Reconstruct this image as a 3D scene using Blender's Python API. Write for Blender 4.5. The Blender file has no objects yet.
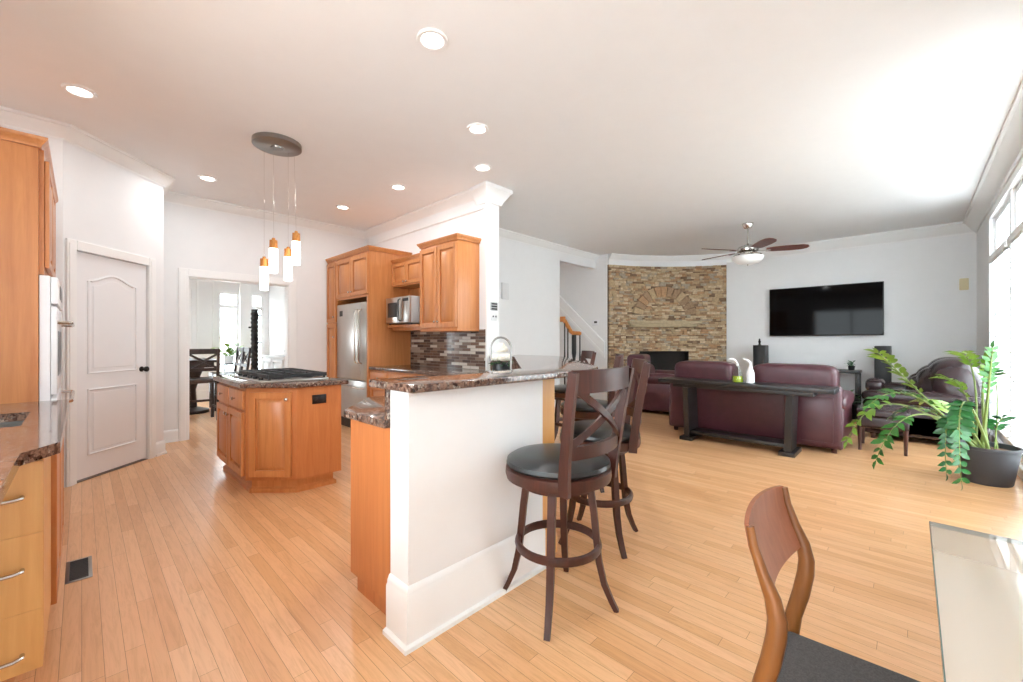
import bpy, bmesh, math, random
from mathutils import Vector, Matrix
random.seed(7)
PI = math.pi
scn = bpy.context.scene
C = scn.collection

# ------------------------------------------------------------------ camera, world, light, exposure
YAW = math.radians(44.0)
cam_d = bpy.data.cameras.new('camera'); cam = bpy.data.objects.new('camera', cam_d); C.objects.link(cam)
cam_d.sensor_width = 36.0; cam_d.lens = 36.0 * 415.0 / 1023.0
cam_d.clip_start = 0.05; cam_d.clip_end = 200
cam.location = (0, 0, 1.24); cam.rotation_euler = (PI / 2, 0, YAW - PI / 2)
scn.camera = cam
scn.view_settings.view_transform = 'Standard'; scn.view_settings.look = 'None'
scn.view_settings.gamma = 1.0; scn.view_settings.use_curve_mapping = False
scn.view_settings.exposure = 0.12
world = bpy.data.worlds.new('sky'); scn.world = world; world.use_nodes = True
bgn = world.node_tree.nodes['Background']
bgn.inputs[0].default_value = (0.87, 0.95, 1.0, 1); bgn.inputs[1].default_value = 11.0

def area_light(name, loc, direction, sx, sy, power, color=(1, 1, 1)):
    d = bpy.data.lights.new(name, 'AREA'); d.shape = 'RECTANGLE'; d.size = sx; d.size_y = sy
    d.energy = power; d.color = color
    o = bpy.data.objects.new(name, d); C.objects.link(o); o.location = loc
    o.rotation_euler = Vector(direction).to_track_quat('-Z', 'Y').to_euler()
    return o
DOWNLIGHTS = [(1.46, 2.07), (-0.01, 4.33), (2.34, 2.66), (2.90, 3.22), (0.97, 5.62), (2.58, 4.34), (2.45, 5.53)]
CEIL = 3.05

# ------------------------------------------------------------------ materials
def S(r, g, b):
    f = lambda c: (c / 255 / 12.92) if c / 255 <= 0.04045 else ((c / 255 + 0.055) / 1.055) ** 2.4
    return (f(r), f(g), f(b), 1)
def base_mat(name):
    m = bpy.data.materials.new(name); m.use_nodes = True
    return m, m.node_tree, m.node_tree.nodes['Principled BSDF']
def nd(t, typ, **kw):
    n = t.nodes.new(typ)
    for k, v in kw.items(): setattr(n, k, v)
    return n
def coords(t, scale=(1, 1, 1), rot=(0, 0, 0)):
    tc = nd(t, 'ShaderNodeTexCoord'); mp = nd(t, 'ShaderNodeMapping')
    mp.inputs['Scale'].default_value = scale; mp.inputs['Rotation'].default_value = rot
    t.links.new(tc.outputs['Object'], mp.inputs['Vector'])
    return mp.outputs['Vector']
def noise(t, vec, scale, detail=4, rough=0.6, dist=0.0):
    n = nd(t, 'ShaderNodeTexNoise'); n.inputs['Scale'].default_value = scale
    n.inputs['Detail'].default_value = detail; n.inputs['Roughness'].default_value = rough
    n.inputs['Distortion'].default_value = dist
    t.links.new(vec, n.inputs['Vector']); return n.outputs['Fac']
def ramp(t, fac, stops):
    r = nd(t, 'ShaderNodeValToRGB'); e = r.color_ramp.elements
    while len(e) < len(stops): e.new(0.5)
    for k, (p, c) in enumerate(stops): e[k].position = p; e[k].color = c
    t.links.new(fac, r.inputs['Fac']); return r.outputs['Color']
def bump(t, b, fac, strength, dist=0.002):
    n = nd(t, 'ShaderNodeBump'); n.inputs['Strength'].default_value = strength; n.inputs['Distance'].default_value = dist
    t.links.new(fac, n.inputs['Height']); t.links.new(n.outputs['Normal'], b.inputs['Normal'])
def plain(name, col, rough=0.5, metal=0.0, spec=0.5, var=0.03, vscale=6.0, bmp=0.0):
    m, t, b = base_mat(name)
    v = coords(t); f = noise(t, v, vscale)
    lo = tuple(max(0, c * (1 - var)) for c in col[:3]) + (1,); hi = tuple(min(1, c * (1 + var)) for c in col[:3]) + (1,)
    t.links.new(ramp(t, f, [(0.3, lo), (0.7, hi)]), b.inputs['Base Color'])
    b.inputs['Roughness'].default_value = rough; b.inputs['Metallic'].default_value = metal
    b.inputs['Specular IOR Level'].default_value = spec
    if bmp: bump(t, b, noise(t, v, 220, 2), bmp)
    return m
def wood(name, c1, c2, scale=(26, 26, 1.6), rough=0.38, coat=0.15):
    m, t, b = base_mat(name)
    v = coords(t, scale); f = noise(t, v, 1.0, 6, 0.65, 0.6)
    t.links.new(ramp(t, f, [(0.28, c1), (0.72, c2)]), b.inputs['Base Color'])
    b.inputs['Roughness'].default_value = rough
    b.inputs['Coat Weight'].default_value = coat; b.inputs['Coat Roughness'].default_value = 0.2
    bump(t, b, f, 0.06); return m
def emit(name, col, strength):
    m, t, b = base_mat(name)
    b.inputs['Base Color'].default_value = col
    b.inputs['Emission Color'].default_value = col; b.inputs['Emission Strength'].default_value = strength
    b.inputs['Roughness'].default_value = 0.4
    return m
def glass(name, tint=(0.97, 0.99, 0.98, 1), ior=1.45, rough=0.0):
    m, t, b = base_mat(name)
    out = t.nodes['Material Output']
    tr = nd(t, 'ShaderNodeBsdfTransparent'); tr.inputs['Color'].default_value = tint
    gl = nd(t, 'ShaderNodeBsdfGlossy'); gl.inputs['Roughness'].default_value = rough
    fr = nd(t, 'ShaderNodeFresnel'); fr.inputs['IOR'].default_value = ior
    mx = nd(t, 'ShaderNodeMixShader')
    ge = nd(t, 'ShaderNodeNewGeometry'); iv = nd(t, 'ShaderNodeMath', operation='SUBTRACT'); iv.inputs[0].default_value = 1.0
    t.links.new(ge.outputs['Backfacing'], iv.inputs[1]); ml = nd(t, 'ShaderNodeMath', operation='MULTIPLY')
    t.links.new(fr.outputs[0], ml.inputs[0]); t.links.new(iv.outputs[0], ml.inputs[1])
    t.links.new(ml.outputs[0], mx.inputs[0]); t.links.new(tr.outputs[0], mx.inputs[1]); t.links.new(gl.outputs[0], mx.inputs[2])
    t.links.new(mx.outputs[0], out.inputs['Surface']); return m

M = {}
M['wall'] = plain('wall_paint', S(238, 238, 238), 0.7, var=0.01, spec=0.3)
M['ceil'] = plain('ceiling_paint', S(243, 243, 243), 0.8, var=0.008, spec=0.2)
M['trim'] = plain('white_trim_paint', S(244, 244, 243), 0.4, var=0.008)
M['door'] = plain('white_door_paint', S(240, 240, 241), 0.42, var=0.008)
M['maple'] = wood('honey_maple', S(190, 118, 66), S(214, 146, 88))
M['maple_red'] = wood('amber_maple', S(186, 110, 62), S(206, 132, 78))
M['maple_light'] = wood('light_maple', S(226, 166, 98), S(240, 190, 120))
M['dark'] = wood('espresso_wood', S(48, 24, 18), S(80, 40, 30), rough=0.42, coat=0.08)
M['black_wood'] = wood('black_oak', S(22, 20, 21), S(36, 33, 34), rough=0.4)
M['dining_dark'] = wood('dark_brown_wood', S(34, 23, 20), S(58, 38, 32), rough=0.4)
M['teak'] = wood('teak', S(100, 58, 24), S(136, 84, 38), rough=0.4, coat=0.1)
M['teak_back'] = wood('teak_veneer', S(140, 84, 56), S(166, 104, 74), rough=0.42, coat=0.08)
M['fan_wood'] = wood('fan_blade_walnut', S(84, 40, 32), S(112, 58, 46), rough=0.5)
M['oak_rail'] = wood('oak_rail', S(186, 112, 54), S(214, 140, 74))
M['steel'] = plain('stainless_steel', S(196, 194, 190), 0.28, 1.0, var=0.04)
M['steel_dark'] = plain('brushed_steel', S(150, 148, 145), 0.35, 1.0, var=0.05)
M['nickel'] = plain('nickel', S(200, 196, 190), 0.2, 1.0, var=0.03)
M['chrome'] = plain('chrome', S(225, 225, 225), 0.08, 1.0, var=0.02)
M['black'] = plain('black_plastic', S(24, 24, 25), 0.4, var=0.05)
M['iron'] = plain('cast_iron', S(34, 34, 36), 0.55, var=0.1)
M['black_metal'] = plain('black_metal', S(32, 30, 30), 0.4, 0.4, var=0.05)
M['screen'] = plain('tv_screen', S(5, 5, 6), 0.06, spec=0.1, var=0.1)
M['white_gloss'] = plain('white_enamel', S(240, 241, 244), 0.2, var=0.01)
M['copper'] = plain('copper_leaf', S(196, 132, 70), 0.35, 0.6, var=0.25, vscale=60)
M['leather'] = plain('burgundy_leather', S(78, 42, 50), 0.33, var=0.14, vscale=9, bmp=0.12)
M['leather_dark'] = plain('dark_plum_leather', S(48, 33, 36), 0.24, var=0.2, vscale=9, bmp=0.12)
M['seat_leather'] = plain('black_seat_leather', S(40, 42, 43), 0.3, var=0.08, bmp=0.08)
M['charcoal'] = plain('charcoal_tweed', S(78, 76, 76), 0.95, var=0.32, vscale=240, bmp=0.5)
M['soil'] = plain('potting_soil', S(86, 60, 42), 0.95, var=0.35, vscale=60, bmp=0.5)
M['pot'] = plain('charcoal_pot', S(62, 62, 66), 0.6, var=0.05)
M['stem'] = plain('plant_stem', S(120, 138, 70), 0.5, var=0.15)
M['leaf'] = plain('zz_leaf', S(58, 118, 48), 0.28, var=0.3, vscale=7)
M['leaf2'] = plain('young_leaf', S(130, 168, 62), 0.3, var=0.25, vscale=7)
M['leaf_dark'] = plain('deep_green_leaf', S(38, 98, 46), 0.3, var=0.25, vscale=7)
M['petal'] = plain('cream_petal', S(246, 240, 226), 0.6, var=0.04, vscale=30)
M['cream'] = plain('cream_plastic', S(222, 208, 170), 0.5, var=0.03)
M['grey_plastic'] = plain('grey_plastic', S(176, 176, 176), 0.5, var=0.03)
M['pale_grey'] = plain('pale_grey_plastic', S(226, 226, 226), 0.6, var=0.02)
M['mantel'] = plain('mantel_stone', S(188, 170, 138), 0.8, var=0.12, vscale=14, bmp=0.3)
M['soot'] = plain('firebox_soot', S(38, 34, 32), 0.9, var=0.2)
M['glass'] = glass('window_glass', (0.98, 0.99, 0.99, 1))
def reflection_glass(name):
    m = glass(name, (0.95, 0.97, 0.96, 1), 1.7, 0.03); t = m.node_tree
    mx = [n for n in t.nodes if n.type == 'MIX_SHADER'][0]; tr = [n for n in t.nodes if n.type == 'BSDF_TRANSPARENT'][0]
    df = nd(t, 'ShaderNodeBsdfDiffuse'); df.inputs['Color'].default_value = S(214, 206, 194)  # beige diffuse mixed in stands for the pale reflection on the clear tabletop
    m2 = nd(t, 'ShaderNodeMixShader'); m2.inputs[0].default_value = 0.42
    t.links.new(tr.outputs[0], m2.inputs[1]); t.links.new(df.outputs[0], m2.inputs[2]); t.links.new(m2.outputs[0], mx.inputs[1]); return m
M['table_glass'] = reflection_glass('table_glass')
M['glass_edge'] = plain('glass_edge', S(64, 84, 78), 0.15)
M['clear'] = glass('clear_bottle_glass', (0.93, 0.96, 0.95, 1), 1.4)
M['green_liquid'] = plain('olive_liquid', S(168, 186, 40), 0.15)
M['lamp_glow'] = emit('downlight_glow', (1, 0.97, 0.92, 1), 6.0)
M['shade_glow'] = emit('frosted_shade_glow', (1, 0.97, 0.93, 1), 4.0)
M['bowl_glow'] = emit('frosted_bowl', (0.95, 0.95, 0.93, 1), 0.12)
STONES = [plain('ledge_stone_%s' % n, S(*c), 0.9, var=0.22, vscale=24, bmp=0.5) for n, c in
          (('tan', (186, 160, 126)), ('sand', (204, 182, 150)), ('brown', (158, 130, 102)),
           ('rust', (180, 142, 106)), ('grey', (172, 158, 138)), ('umber', (130, 104, 80)), ('mortar', (112, 92, 72)))]

def make_granite(name, cols, rough=0.09, scale=70):
    m, t, b = base_mat(name)
    v = coords(t); f1 = noise(t, v, scale, 3, 0.7, 0.4)
    vo = nd(t, 'ShaderNodeTexVoronoi'); vo.inputs['Scale'].default_value = scale * 0.9; t.links.new(v, vo.inputs['Vector'])
    mx = nd(t, 'ShaderNodeMath', operation='MULTIPLY_ADD'); mx.inputs[1].default_value = 0.45
    sp = nd(t, 'ShaderNodeSeparateColor'); t.links.new(vo.outputs['Color'], sp.inputs[0])
    t.links.new(sp.outputs[0], mx.inputs[0])
    sc = nd(t, 'ShaderNodeMath', operation='MULTIPLY'); sc.inputs[1].default_value = 0.6; t.links.new(f1, sc.inputs[0])
    t.links.new(sc.outputs[0], mx.inputs[2])
    t.links.new(ramp(t, mx.outputs[0], cols), b.inputs['Base Color'])
    b.inputs['Roughness'].default_value = rough; b.inputs['Specular IOR Level'].default_value = 0.5
    b.inputs['Coat Weight'].default_value = 0.15; b.inputs['Coat Roughness'].default_value = 0.03
    return m
M['granite'] = make_granite('brown_granite', [(0.22, S(26, 20, 20)), (0.4, S(84, 60, 52)), (0.55, S(140, 112, 96)), (0.66, S(58, 44, 42)), (0.8, S(176, 160, 146))])

def make_floor():
    m, t, b = base_mat('oak_strip_floor')
    v = coords(t, (1, 1, 1), (0, 0, PI / 2))
    br = nd(t, 'ShaderNodeTexBrick'); br.offset = 0.0; br.squash = 1.0
    br.inputs['Scale'].default_value = 1.0; br.inputs['Brick Width'].default_value = 1.05
    br.inputs['Row Height'].default_value = 0.06; br.inputs['Mortar Size'].default_value = 0.0009
    br.inputs['Mortar Smooth'].default_value = 0.4; br.inputs['Bias'].default_value = 0.0
    br.inputs['Color1'].default_value = (0, 0, 0, 1); br.inputs['Color2'].default_value = (1, 1, 1, 1)
    br.inputs['Mortar'].default_value = (0.5, 0.5, 0.5, 1)
    # every row of boards starts at its own random length
    sx = nd(t, 'ShaderNodeSeparateXYZ'); t.links.new(v, sx.inputs[0])
    dv = nd(t, 'ShaderNodeMath', operation='DIVIDE'); dv.inputs[1].default_value = 0.06; t.links.new(sx.outputs['Y'], dv.inputs[0])
    fl = nd(t, 'ShaderNodeMath', operation='FLOOR'); t.links.new(dv.outputs[0], fl.inputs[0])
    wn = nd(t, 'ShaderNodeTexWhiteNoise', noise_dimensions='1D'); t.links.new(fl.outputs[0], wn.inputs['W'])
    ma = nd(t, 'ShaderNodeMath', operation='MULTIPLY_ADD'); ma.inputs[1].default_value = 7.3
    t.links.new(wn.outputs['Value'], ma.inputs[0]); t.links.new(sx.outputs['X'], ma.inputs[2])
    cx = nd(t, 'ShaderNodeCombineXYZ'); t.links.new(ma.outputs[0], cx.inputs['X']); t.links.new(sx.outputs['Y'], cx.inputs['Y'])
    t.links.new(cx.outputs[0], br.inputs['Vector'])
    col = ramp(t, br.outputs['Color'], [(0.0, S(222, 167, 116)), (0.35, S(232, 179, 129)), (0.7, S(239, 191, 144)), (1.0, S(226, 172, 121))])
    # grain follows each board
    g = noise(t, coords(t, (30, 2.2, 1)), 1.0, 7, 0.72, 2.2)
    gcol = ramp(t, g, [(0.3, (0.80, 0.73, 0.66, 1)), (0.55, (1, 1, 1, 1)), (0.8, (1.0, 0.98, 0.94, 1))])
    mx = nd(t, 'ShaderNodeMix', data_type='RGBA', blend_type='MULTIPLY'); mx.inputs[0].default_value = 0.9
    t.links.new(col, mx.inputs[6]); t.links.new(gcol, mx.inputs[7])
    mx2 = nd(t, 'ShaderNodeMix', data_type='RGBA'); mx2.inputs[7].default_value = S(150, 98, 56)
    t.links.new(mx.outputs[2], mx2.inputs[6]); t.links.new(br.outputs['Fac'], mx2.inputs[0])
    t.links.new(mx2.outputs[2], b.inputs['Base Color'])
    b.inputs['Roughness'].default_value = 0.3; b.inputs['Coat Weight'].default_value = 0.25; b.inputs['Coat Roughness'].default_value = 0.22
    return m
M['floor'] = make_floor()

def make_mosaic():
    m, t, b = base_mat('linear_glass_mosaic')
    tc = nd(t, 'ShaderNodeTexCoord'); sp = nd(t, 'ShaderNodeSeparateXYZ'); cb = nd(t, 'ShaderNodeCombineXYZ')
    t.links.new(tc.outputs['Object'], sp.inputs[0]); t.links.new(sp.outputs['Y'], cb.inputs['X']); t.links.new(sp.outputs['Z'], cb.inputs['Y'])
    br = nd(t, 'ShaderNodeTexBrick'); br.offset = 0.4
    for k, val in (('Scale', 1.0), ('Brick Width', 0.155), ('Row Height', 0.036), ('Mortar Size', 0.002), ('Bias', 0.0)): br.inputs[k].default_value = val
    br.inputs['Color1'].default_value = (0, 0, 0, 1); br.inputs['Color2'].default_value = (1, 1, 1, 1); br.inputs['Mortar'].default_value = (0.5, 0.5, 0.5, 1)
    t.links.new(cb.outputs[0], br.inputs['Vector'])
    r = nd(t, 'ShaderNodeValToRGB'); r.color_ramp.interpolation = 'CONSTANT'; e = r.color_ramp.elements
    stops = [(0, S(92, 70, 60)), (0.2, S(130, 108, 94)), (0.38, S(74, 58, 52)), (0.55, S(168, 152, 138)), (0.68, S(110, 84, 70)), (0.84, S(206, 198, 186))]
    while len(e) < len(stops): e.new(0.5)
    for k, (p, c) in enumerate(stops): e[k].position = p; e[k].color = c
    t.links.new(br.outputs['Color'], r.inputs['Fac'])
    mx = nd(t, 'ShaderNodeMix', data_type='RGBA'); mx.inputs[7].default_value = S(150, 140, 130)
    t.links.new(br.outputs['Fac'], mx.inputs[0]); t.links.new(r.outputs['Color'], mx.inputs[6])
    t.links.new(mx.outputs[2], b.inputs['Base Color']); b.inputs['Roughness'].default_value = 0.15
    return m
M['mosaic'] = make_mosaic()

# ------------------------------------------------------------------ mesh helpers
def new(): return bmesh.new()
def _add(bm, verts, faces, mi=0, X=None):
    vs = [bm.verts.new(X @ Vector(v) if X is not None else v) for v in verts]
    out = []
    for f in faces:
        try: fc = bm.faces.new([vs[k] for k in f]); fc.material_index = mi; out.append(fc)
        except ValueError: pass
    return vs, out
def merge(bm, src, mi=None, X=None):
    src.verts.index_update()
    vs = [bm.verts.new(X @ v.co if X is not None else v.co) for v in src.verts]
    for f in src.faces:
        try:
            n = bm.faces.new([vs[v.index] for v in f.verts]); n.material_index = f.material_index if mi is None else mi
        except ValueError: pass
    src.free()
BOXF = [(0, 1, 3, 2), (4, 6, 7, 5), (0, 4, 5, 1), (2, 3, 7, 6), (0, 2, 6, 4), (1, 5, 7, 3)]
def box(bm, x0, x1, y0, y1, z0, z1, mi=0, bev=0.0, X=None, seg=2):
    V = [(x, y, z) for x in (x0, x1) for y in (y0, y1) for z in (z0, z1)]
    if bev <= 0: _add(bm, V, BOXF, mi, X); return
    t = new(); _add(t, V, BOXF, mi)
    bmesh.ops.bevel(t, geom=list(t.edges), offset=bev, segments=seg, profile=0.5, affect='EDGES', clamp_overlap=True)
    merge(bm, t, mi, X)
def prism(bm, poly, z0, z1, mi=0, bev=0.0, X=None, seg=2):
    n = len(poly); V = [(x, y, z0) for x, y in poly] + [(x, y, z1) for x, y in poly]
    F = [tuple(range(n - 1, -1, -1)), tuple(range(n, 2 * n))] + [(k, (k + 1) % n, n + (k + 1) % n, n + k) for k in range(n)]
    if bev <= 0: _add(bm, V, F, mi, X); return
    t = new(); _add(t, V, F, mi)
    bmesh.ops.recalc_face_normals(t, faces=t.faces)
    es = [e for e in t.edges if abs(e.verts[0].co.z - e.verts[1].co.z) < 1e-6]
    bmesh.ops.bevel(t, geom=es, offset=bev, segments=seg, profile=0.5, affect='EDGES', clamp_overlap=True)
    merge(bm, t, mi, X)
def tube(bm, pts, r, seg=10, mi=0, closed=False, X=None, up=None, twist=0.0):
    """r: number, list of numbers, or list of (ra, rb)."""
    P = [Vector(p) for p in pts]; n = len(P)
    R = r if isinstance(r, (list, tuple)) else [r] * n
    rings = []; ref = Vector(up) if up else None
    for k in range(n):
        a = P[k - 1] if (k > 0 or closed) else P[k]; b = P[(k + 1) % n] if (k < n - 1 or closed) else P[k]
        d = (b - a).normalized()
        if ref is None: ref = Vector((0, 0, 1)) if abs(d.z) < 0.9 else Vector((1, 0, 0))
        u = (ref - d * ref.dot(d))
        if u.length < 1e-5: u = d.orthogonal()
        u.normalize(); w = d.cross(u)
        if up is None: ref = u
        ra, rb = R[k] if isinstance(R[k], (tuple, list)) else (R[k], R[k])
        rings.append([bm.verts.new((X @ q) if X is not None else q) for q in
                      (P[k] + u * math.cos(t + twist) * ra + w * math.sin(t + twist) * rb for t in (2 * PI * j / seg for j in range(seg)))])
    for k in range(n if closed else n - 1):
        A, B = rings[k], rings[(k + 1) % n]
        for j in range(seg):
            f = bm.faces.new((A[j], A[(j + 1) % seg], B[(j + 1) % seg], B[j])); f.material_index = mi
    if not closed:
        for rg in (rings[0], rings[-1]):
            try: f = bm.faces.new(rg); f.material_index = mi
            except ValueError: pass
def bar(bm, pts, w, h, mi=0, X=None, up=(0, 0, 1)):
    """rectangular section sweep: h along up, w across."""
    tube(bm, pts, [(h / math.sqrt(2), w / math.sqrt(2))] * len(pts), 4, mi, False, X, up, PI / 4)
def lathe(bm, prof, c=(0, 0, 0), seg=28, mi=0, X=None):
    c = Vector(c); rings = []
    for r, z in prof:
        if r < 1e-6:
            q = c + Vector((0, 0, z)); rings.append([bm.verts.new(X @ q if X is not None else q)])
        else:
            rings.append([bm.verts.new(X @ q if X is not None else q) for q in
                          (c + Vector((r * math.cos(2 * PI * j / seg), r * math.sin(2 * PI * j / seg), z)) for j in range(seg))])
    for A, B in zip(rings, rings[1:]):
        for j in range(seg):
            q = []
            q += [A[0]] if len(A) == 1 else [A[j], A[(j + 1) % seg]]
            q += [B[0]] if len(B) == 1 else [B[(j + 1) % seg], B[j]]
            if len(q) > 2:
                f = bm.faces.new(q); f.material_index = mi
    for rg in (rings[0], rings[-1]):
        if len(rg) > 1:
            try: f = bm.faces.new(rg); f.material_index = mi
            except ValueError: pass
def sell(bm, c, s, e1=0.4, e2=0.4, nu=28, nv=14, mi=0, rot=None, X=None):
    """superellipsoid cushion: half sizes s, roundness e1 (vertical) e2 (plan)."""
    pw = lambda v, e: math.copysign(abs(v) ** e, v)
    R = rot if rot is not None else Matrix.Identity(3); c = Vector(c); rings = []
    for i in range(nv + 1):
        v = -PI / 2 + PI * i / nv
        row = []
        for j in range(nu):
            u = 2 * PI * j / nu
            p = Vector((s[0] * pw(math.cos(v), e1) * pw(math.cos(u), e2), s[1] * pw(math.cos(v), e1) * pw(math.sin(u), e2), s[2] * pw(math.sin(v), e1)))
            row.append(c + R @ p)
        if i in (0, nv): row = [row[0]]
        rings.append([bm.verts.new(X @ q if X is not None else q) for q in row])
    for A, B in zip(rings, rings[1:]):
        for j in range(nu):
            q = ([A[0]] if len(A) == 1 else [A[j], A[(j + 1) % nu]]) + ([B[0]] if len(B) == 1 else [B[(j + 1) % nu], B[j]])
            f = bm.faces.new(q); f.material_index = mi
def sweep(bm, path, prof, side=1, closed=False, mi=0):
    """profile (offset, z) swept along a plan polyline with mitred corners; side=+1 offsets to the left of travel."""
    P = [Vector((p[0], p[1])) for p in path]; n = len(P); rows = []
    for k in range(n):
        def nrm(a, b):
            d = (b - a).normalized(); return Vector((-d.y, d.x)) * side
        if 0 < k < n - 1 or closed:
            n1 = nrm(P[k - 1], P[k]); n2 = nrm(P[k], P[(k + 1) % n]); m = (n1 + n2)
            m = m / max(0.25, (1 + n1.dot(n2)))
        else: m = nrm(P[0], P[1]) if k == 0 else nrm(P[-2], P[-1])
        rows.append([bm.verts.new((P[k].x + m.x * o, P[k].y + m.y * o, z)) for o, z in prof])
    q = len(prof)
    for k in range(n if closed else n - 1):
        A, B = rows[k], rows[(k + 1) % n]
        for j in range(q):
            f = bm.faces.new((A[j], A[(j + 1) % q], B[(j + 1) % q], B[j])); f.material_index = mi
    if not closed:
        for rw in (rows[0], rows[-1]):
            f = bm.faces.new(rw); f.material_index = mi
def fr(o, u, n):
    """frame on a vertical face: local x along u, local -y outwards along n, z up."""
    u = Vector(u).normalized(); n = Vector(n).normalized(); o = Vector(o)
    return Matrix(((u.x, -n.x, 0, o.x), (u.y, -n.y, 0, o.y), (0, 0, 1, o.z), (0, 0, 0, 1)))
def bez(p0, p1, p2, n=10):
    p0, p1, p2 = Vector(p0), Vector(p1), Vector(p2)
    return [p0 * (1 - t) ** 2 + p1 * 2 * t * (1 - t) + p2 * t * t for t in (k / n for k in range(n + 1))]

# ------------------------------------------------------------------ objects
ORG = {}
def obj(name, bm, m, parent=None, smooth=True, world=False, label=None, sharp=0.6):
    bmesh.ops.recalc_face_normals(bm, faces=bm.faces)
    if world and parent is not None:
        r = parent
        while r.parent is not None: r = r.parent
        bmesh.ops.translate(bm, verts=bm.verts, vec=-Vector(r.location))
    for f in bm.faces: f.smooth = smooth
    if smooth:
        for e in bm.edges:
            if len(e.link_faces) == 2 and e.calc_face_angle(0) > sharp: e.smooth = False
    me = bpy.data.meshes.new(name); bm.to_mesh(me); bm.free()
    for k in (m if isinstance(m, (list, tuple)) else [m]): me.materials.append(M[k] if isinstance(k, str) else k)
    o = bpy.data.objects.new(name, me); C.objects.link(o)
    if parent is not None: o.parent = parent
    if label: o['label'] = label
    return o
def thing(name, label, cat, loc=(0, 0, 0), rotz=0.0, group=None):
    o = bpy.data.objects.new(name, None); C.objects.link(o); o.empty_display_size = 0.1
    o.location = loc; o.rotation_euler = (0, 0, rotz); o['label'] = label; o['category'] = cat
    if group: o['group'] = group
    return o
def single(name, bm, m, label, cat, group=None, smooth=True):
    xs = [v.co for v in bm.verts]
    lo = Vector([min(v[k] for v in xs) for k in range(3)]); hi = Vector([max(v[k] for v in xs) for k in range(3)])
    b = Vector(((lo.x + hi.x) / 2, (lo.y + hi.y) / 2, lo.z))
    bmesh.ops.translate(bm, verts=bm.verts, vec=-b)
    o = obj(name, bm, m, None, smooth); o.location = b; o['label'] = label; o['category'] = cat
    if group: o['group'] = group
    return o
def struct(name, bm, m, parent=None, smooth=False):
    o = obj(name, bm, m, parent, smooth)
    if parent is None: o['kind'] = 'structure'
    return o
def dup(root, loc, rotz, label, group=None):
    def cp(o, par):
        c = o.copy(); C.objects.link(c)
        if par is not None: c.parent = par
        for ch in list(o.children): cp(ch, c)
        return c
    r = cp(root, None); r.location = loc; r.rotation_euler = (0, 0, rotz); r['label'] = label
    if group: r['group'] = group
    return r

def panel_door(bm, X, w, h, t=0.024, st=0.055, mi=0):
    """raised-panel cabinet door in a face frame: 0..w, 0..h."""
    g0 = 0.003
    box(bm, g0, st, -t, 0, g0, h - g0, mi, 0.003, X, 1); box(bm, w - st, w - g0, -t, 0, g0, h - g0, mi, 0.003, X, 1)
    box(bm, st - 0.001, w - st + 0.001, -t, 0, g0, st, mi, 0.002, X, 1); box(bm, st - 0.001, w - st + 0.001, -t, 0, h - st, h - g0, mi, 0.002, X, 1)
    yb = -0.004
    box(bm, st, w - st, yb, 0, st, h - st, mi, 0, X)
    g = 0.009; b = min(0.03, (w - 2 * st) * 0.24)
    a0, a1, c0, c1 = st + g, w - st - g, st + g, h - st - g
    _add(bm, [(a0, yb, c0), (a1, yb, c0), (a1, yb, c1), (a0, yb, c1),
              (a0 + b, -t * .95, c0 + b), (a1 - b, -t * .95, c0 + b), (a1 - b, -t * .95, c1 - b), (a0 + b, -t * .95, c1 - b)],
         [(0, 1, 5, 4), (1, 2, 6, 5), (2, 3, 7, 6), (3, 0, 4, 7), (4, 5, 6, 7)], mi, X)
def drawer_front(bm, X, w, h, t=0.02, mi=0):
    box(bm, 0, w, -t, 0, 0, h, mi, 0.005, X, 2)
def knob(bm, X, x, z, y=-0.02):
    lathe(bm, [(0.006, 0), (0.006, 0.014), (0.014, 0.018), (0.015, 0.025), (0.009, 0.03), (0, 0.031)], (0, 0, 0), 12, 0,
          X @ Matrix.Translation((x, y, z)) @ Matrix.Rotation(PI / 2, 4, 'X'))
CROWN = [(0, 0), (0.012, 0), (0.014, 0.012), (0.030, 0.034), (0.036, 0.042), (0.038, 0.056), (0, 0.056)]
def cab_crown(bm, path, z, side):
    sweep(bm, path, [(o, z + dz) for o, dz in CROWN], side)

# ------------------------------------------------------------------ the setting
b = new(); box(b, -3.0, 11.0, -0.92, 11.6, -0.1, 0.0); struct('floor', b, 'floor')
b = new(); box(b, -3.0, 11.0, -0.92, 11.6, CEIL, CEIL + 0.12); struct('ceiling', b, 'ceil')
LW = (0.45, 2.70, 1.0, 2.40)  # opening for an added, unseen window that brings daylight into the kitchen
b = new(); box(b, -0.87, -0.75, 0.2, LW[0], 0, CEIL); box(b, -0.87, -0.75, LW[1], 5.15, 0, CEIL); box(b, -0.87, -0.75, LW[0], LW[1], 0, LW[2]); box(b, -0.87, -0.75, LW[0], LW[1], LW[3], CEIL)
struct('wall_left', b, 'wall')
f = new(); w = 0.05
for q in ((LW[0], LW[0] + w, LW[2], LW[3]), (LW[1] - w, LW[1], LW[2], LW[3]), (LW[0] + w, LW[1] - w, LW[2], LW[2] + w), (LW[0] + w, LW[1] - w, LW[3] - w, LW[3]), (1.56, 1.60, LW[2] + w, LW[3] - w)):
    box(f, -0.85, -0.78, *q, bev=0.004)
wl_ = struct('window_9', f, 'trim', smooth=True)
for y0, y1 in ((LW[0] + w, 1.56), (1.60, LW[1] - w)):
    b = new(); box(b, -0.818, -0.812, y0, y1, LW[2] + w, LW[3] - w); obj('pane', b, 'glass', wl_, False)
b = new(); box(b, -0.87, -0.11, 5.15, 5.27, 0, CEIL); struct('wall_left_return', b, 'wall')
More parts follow.
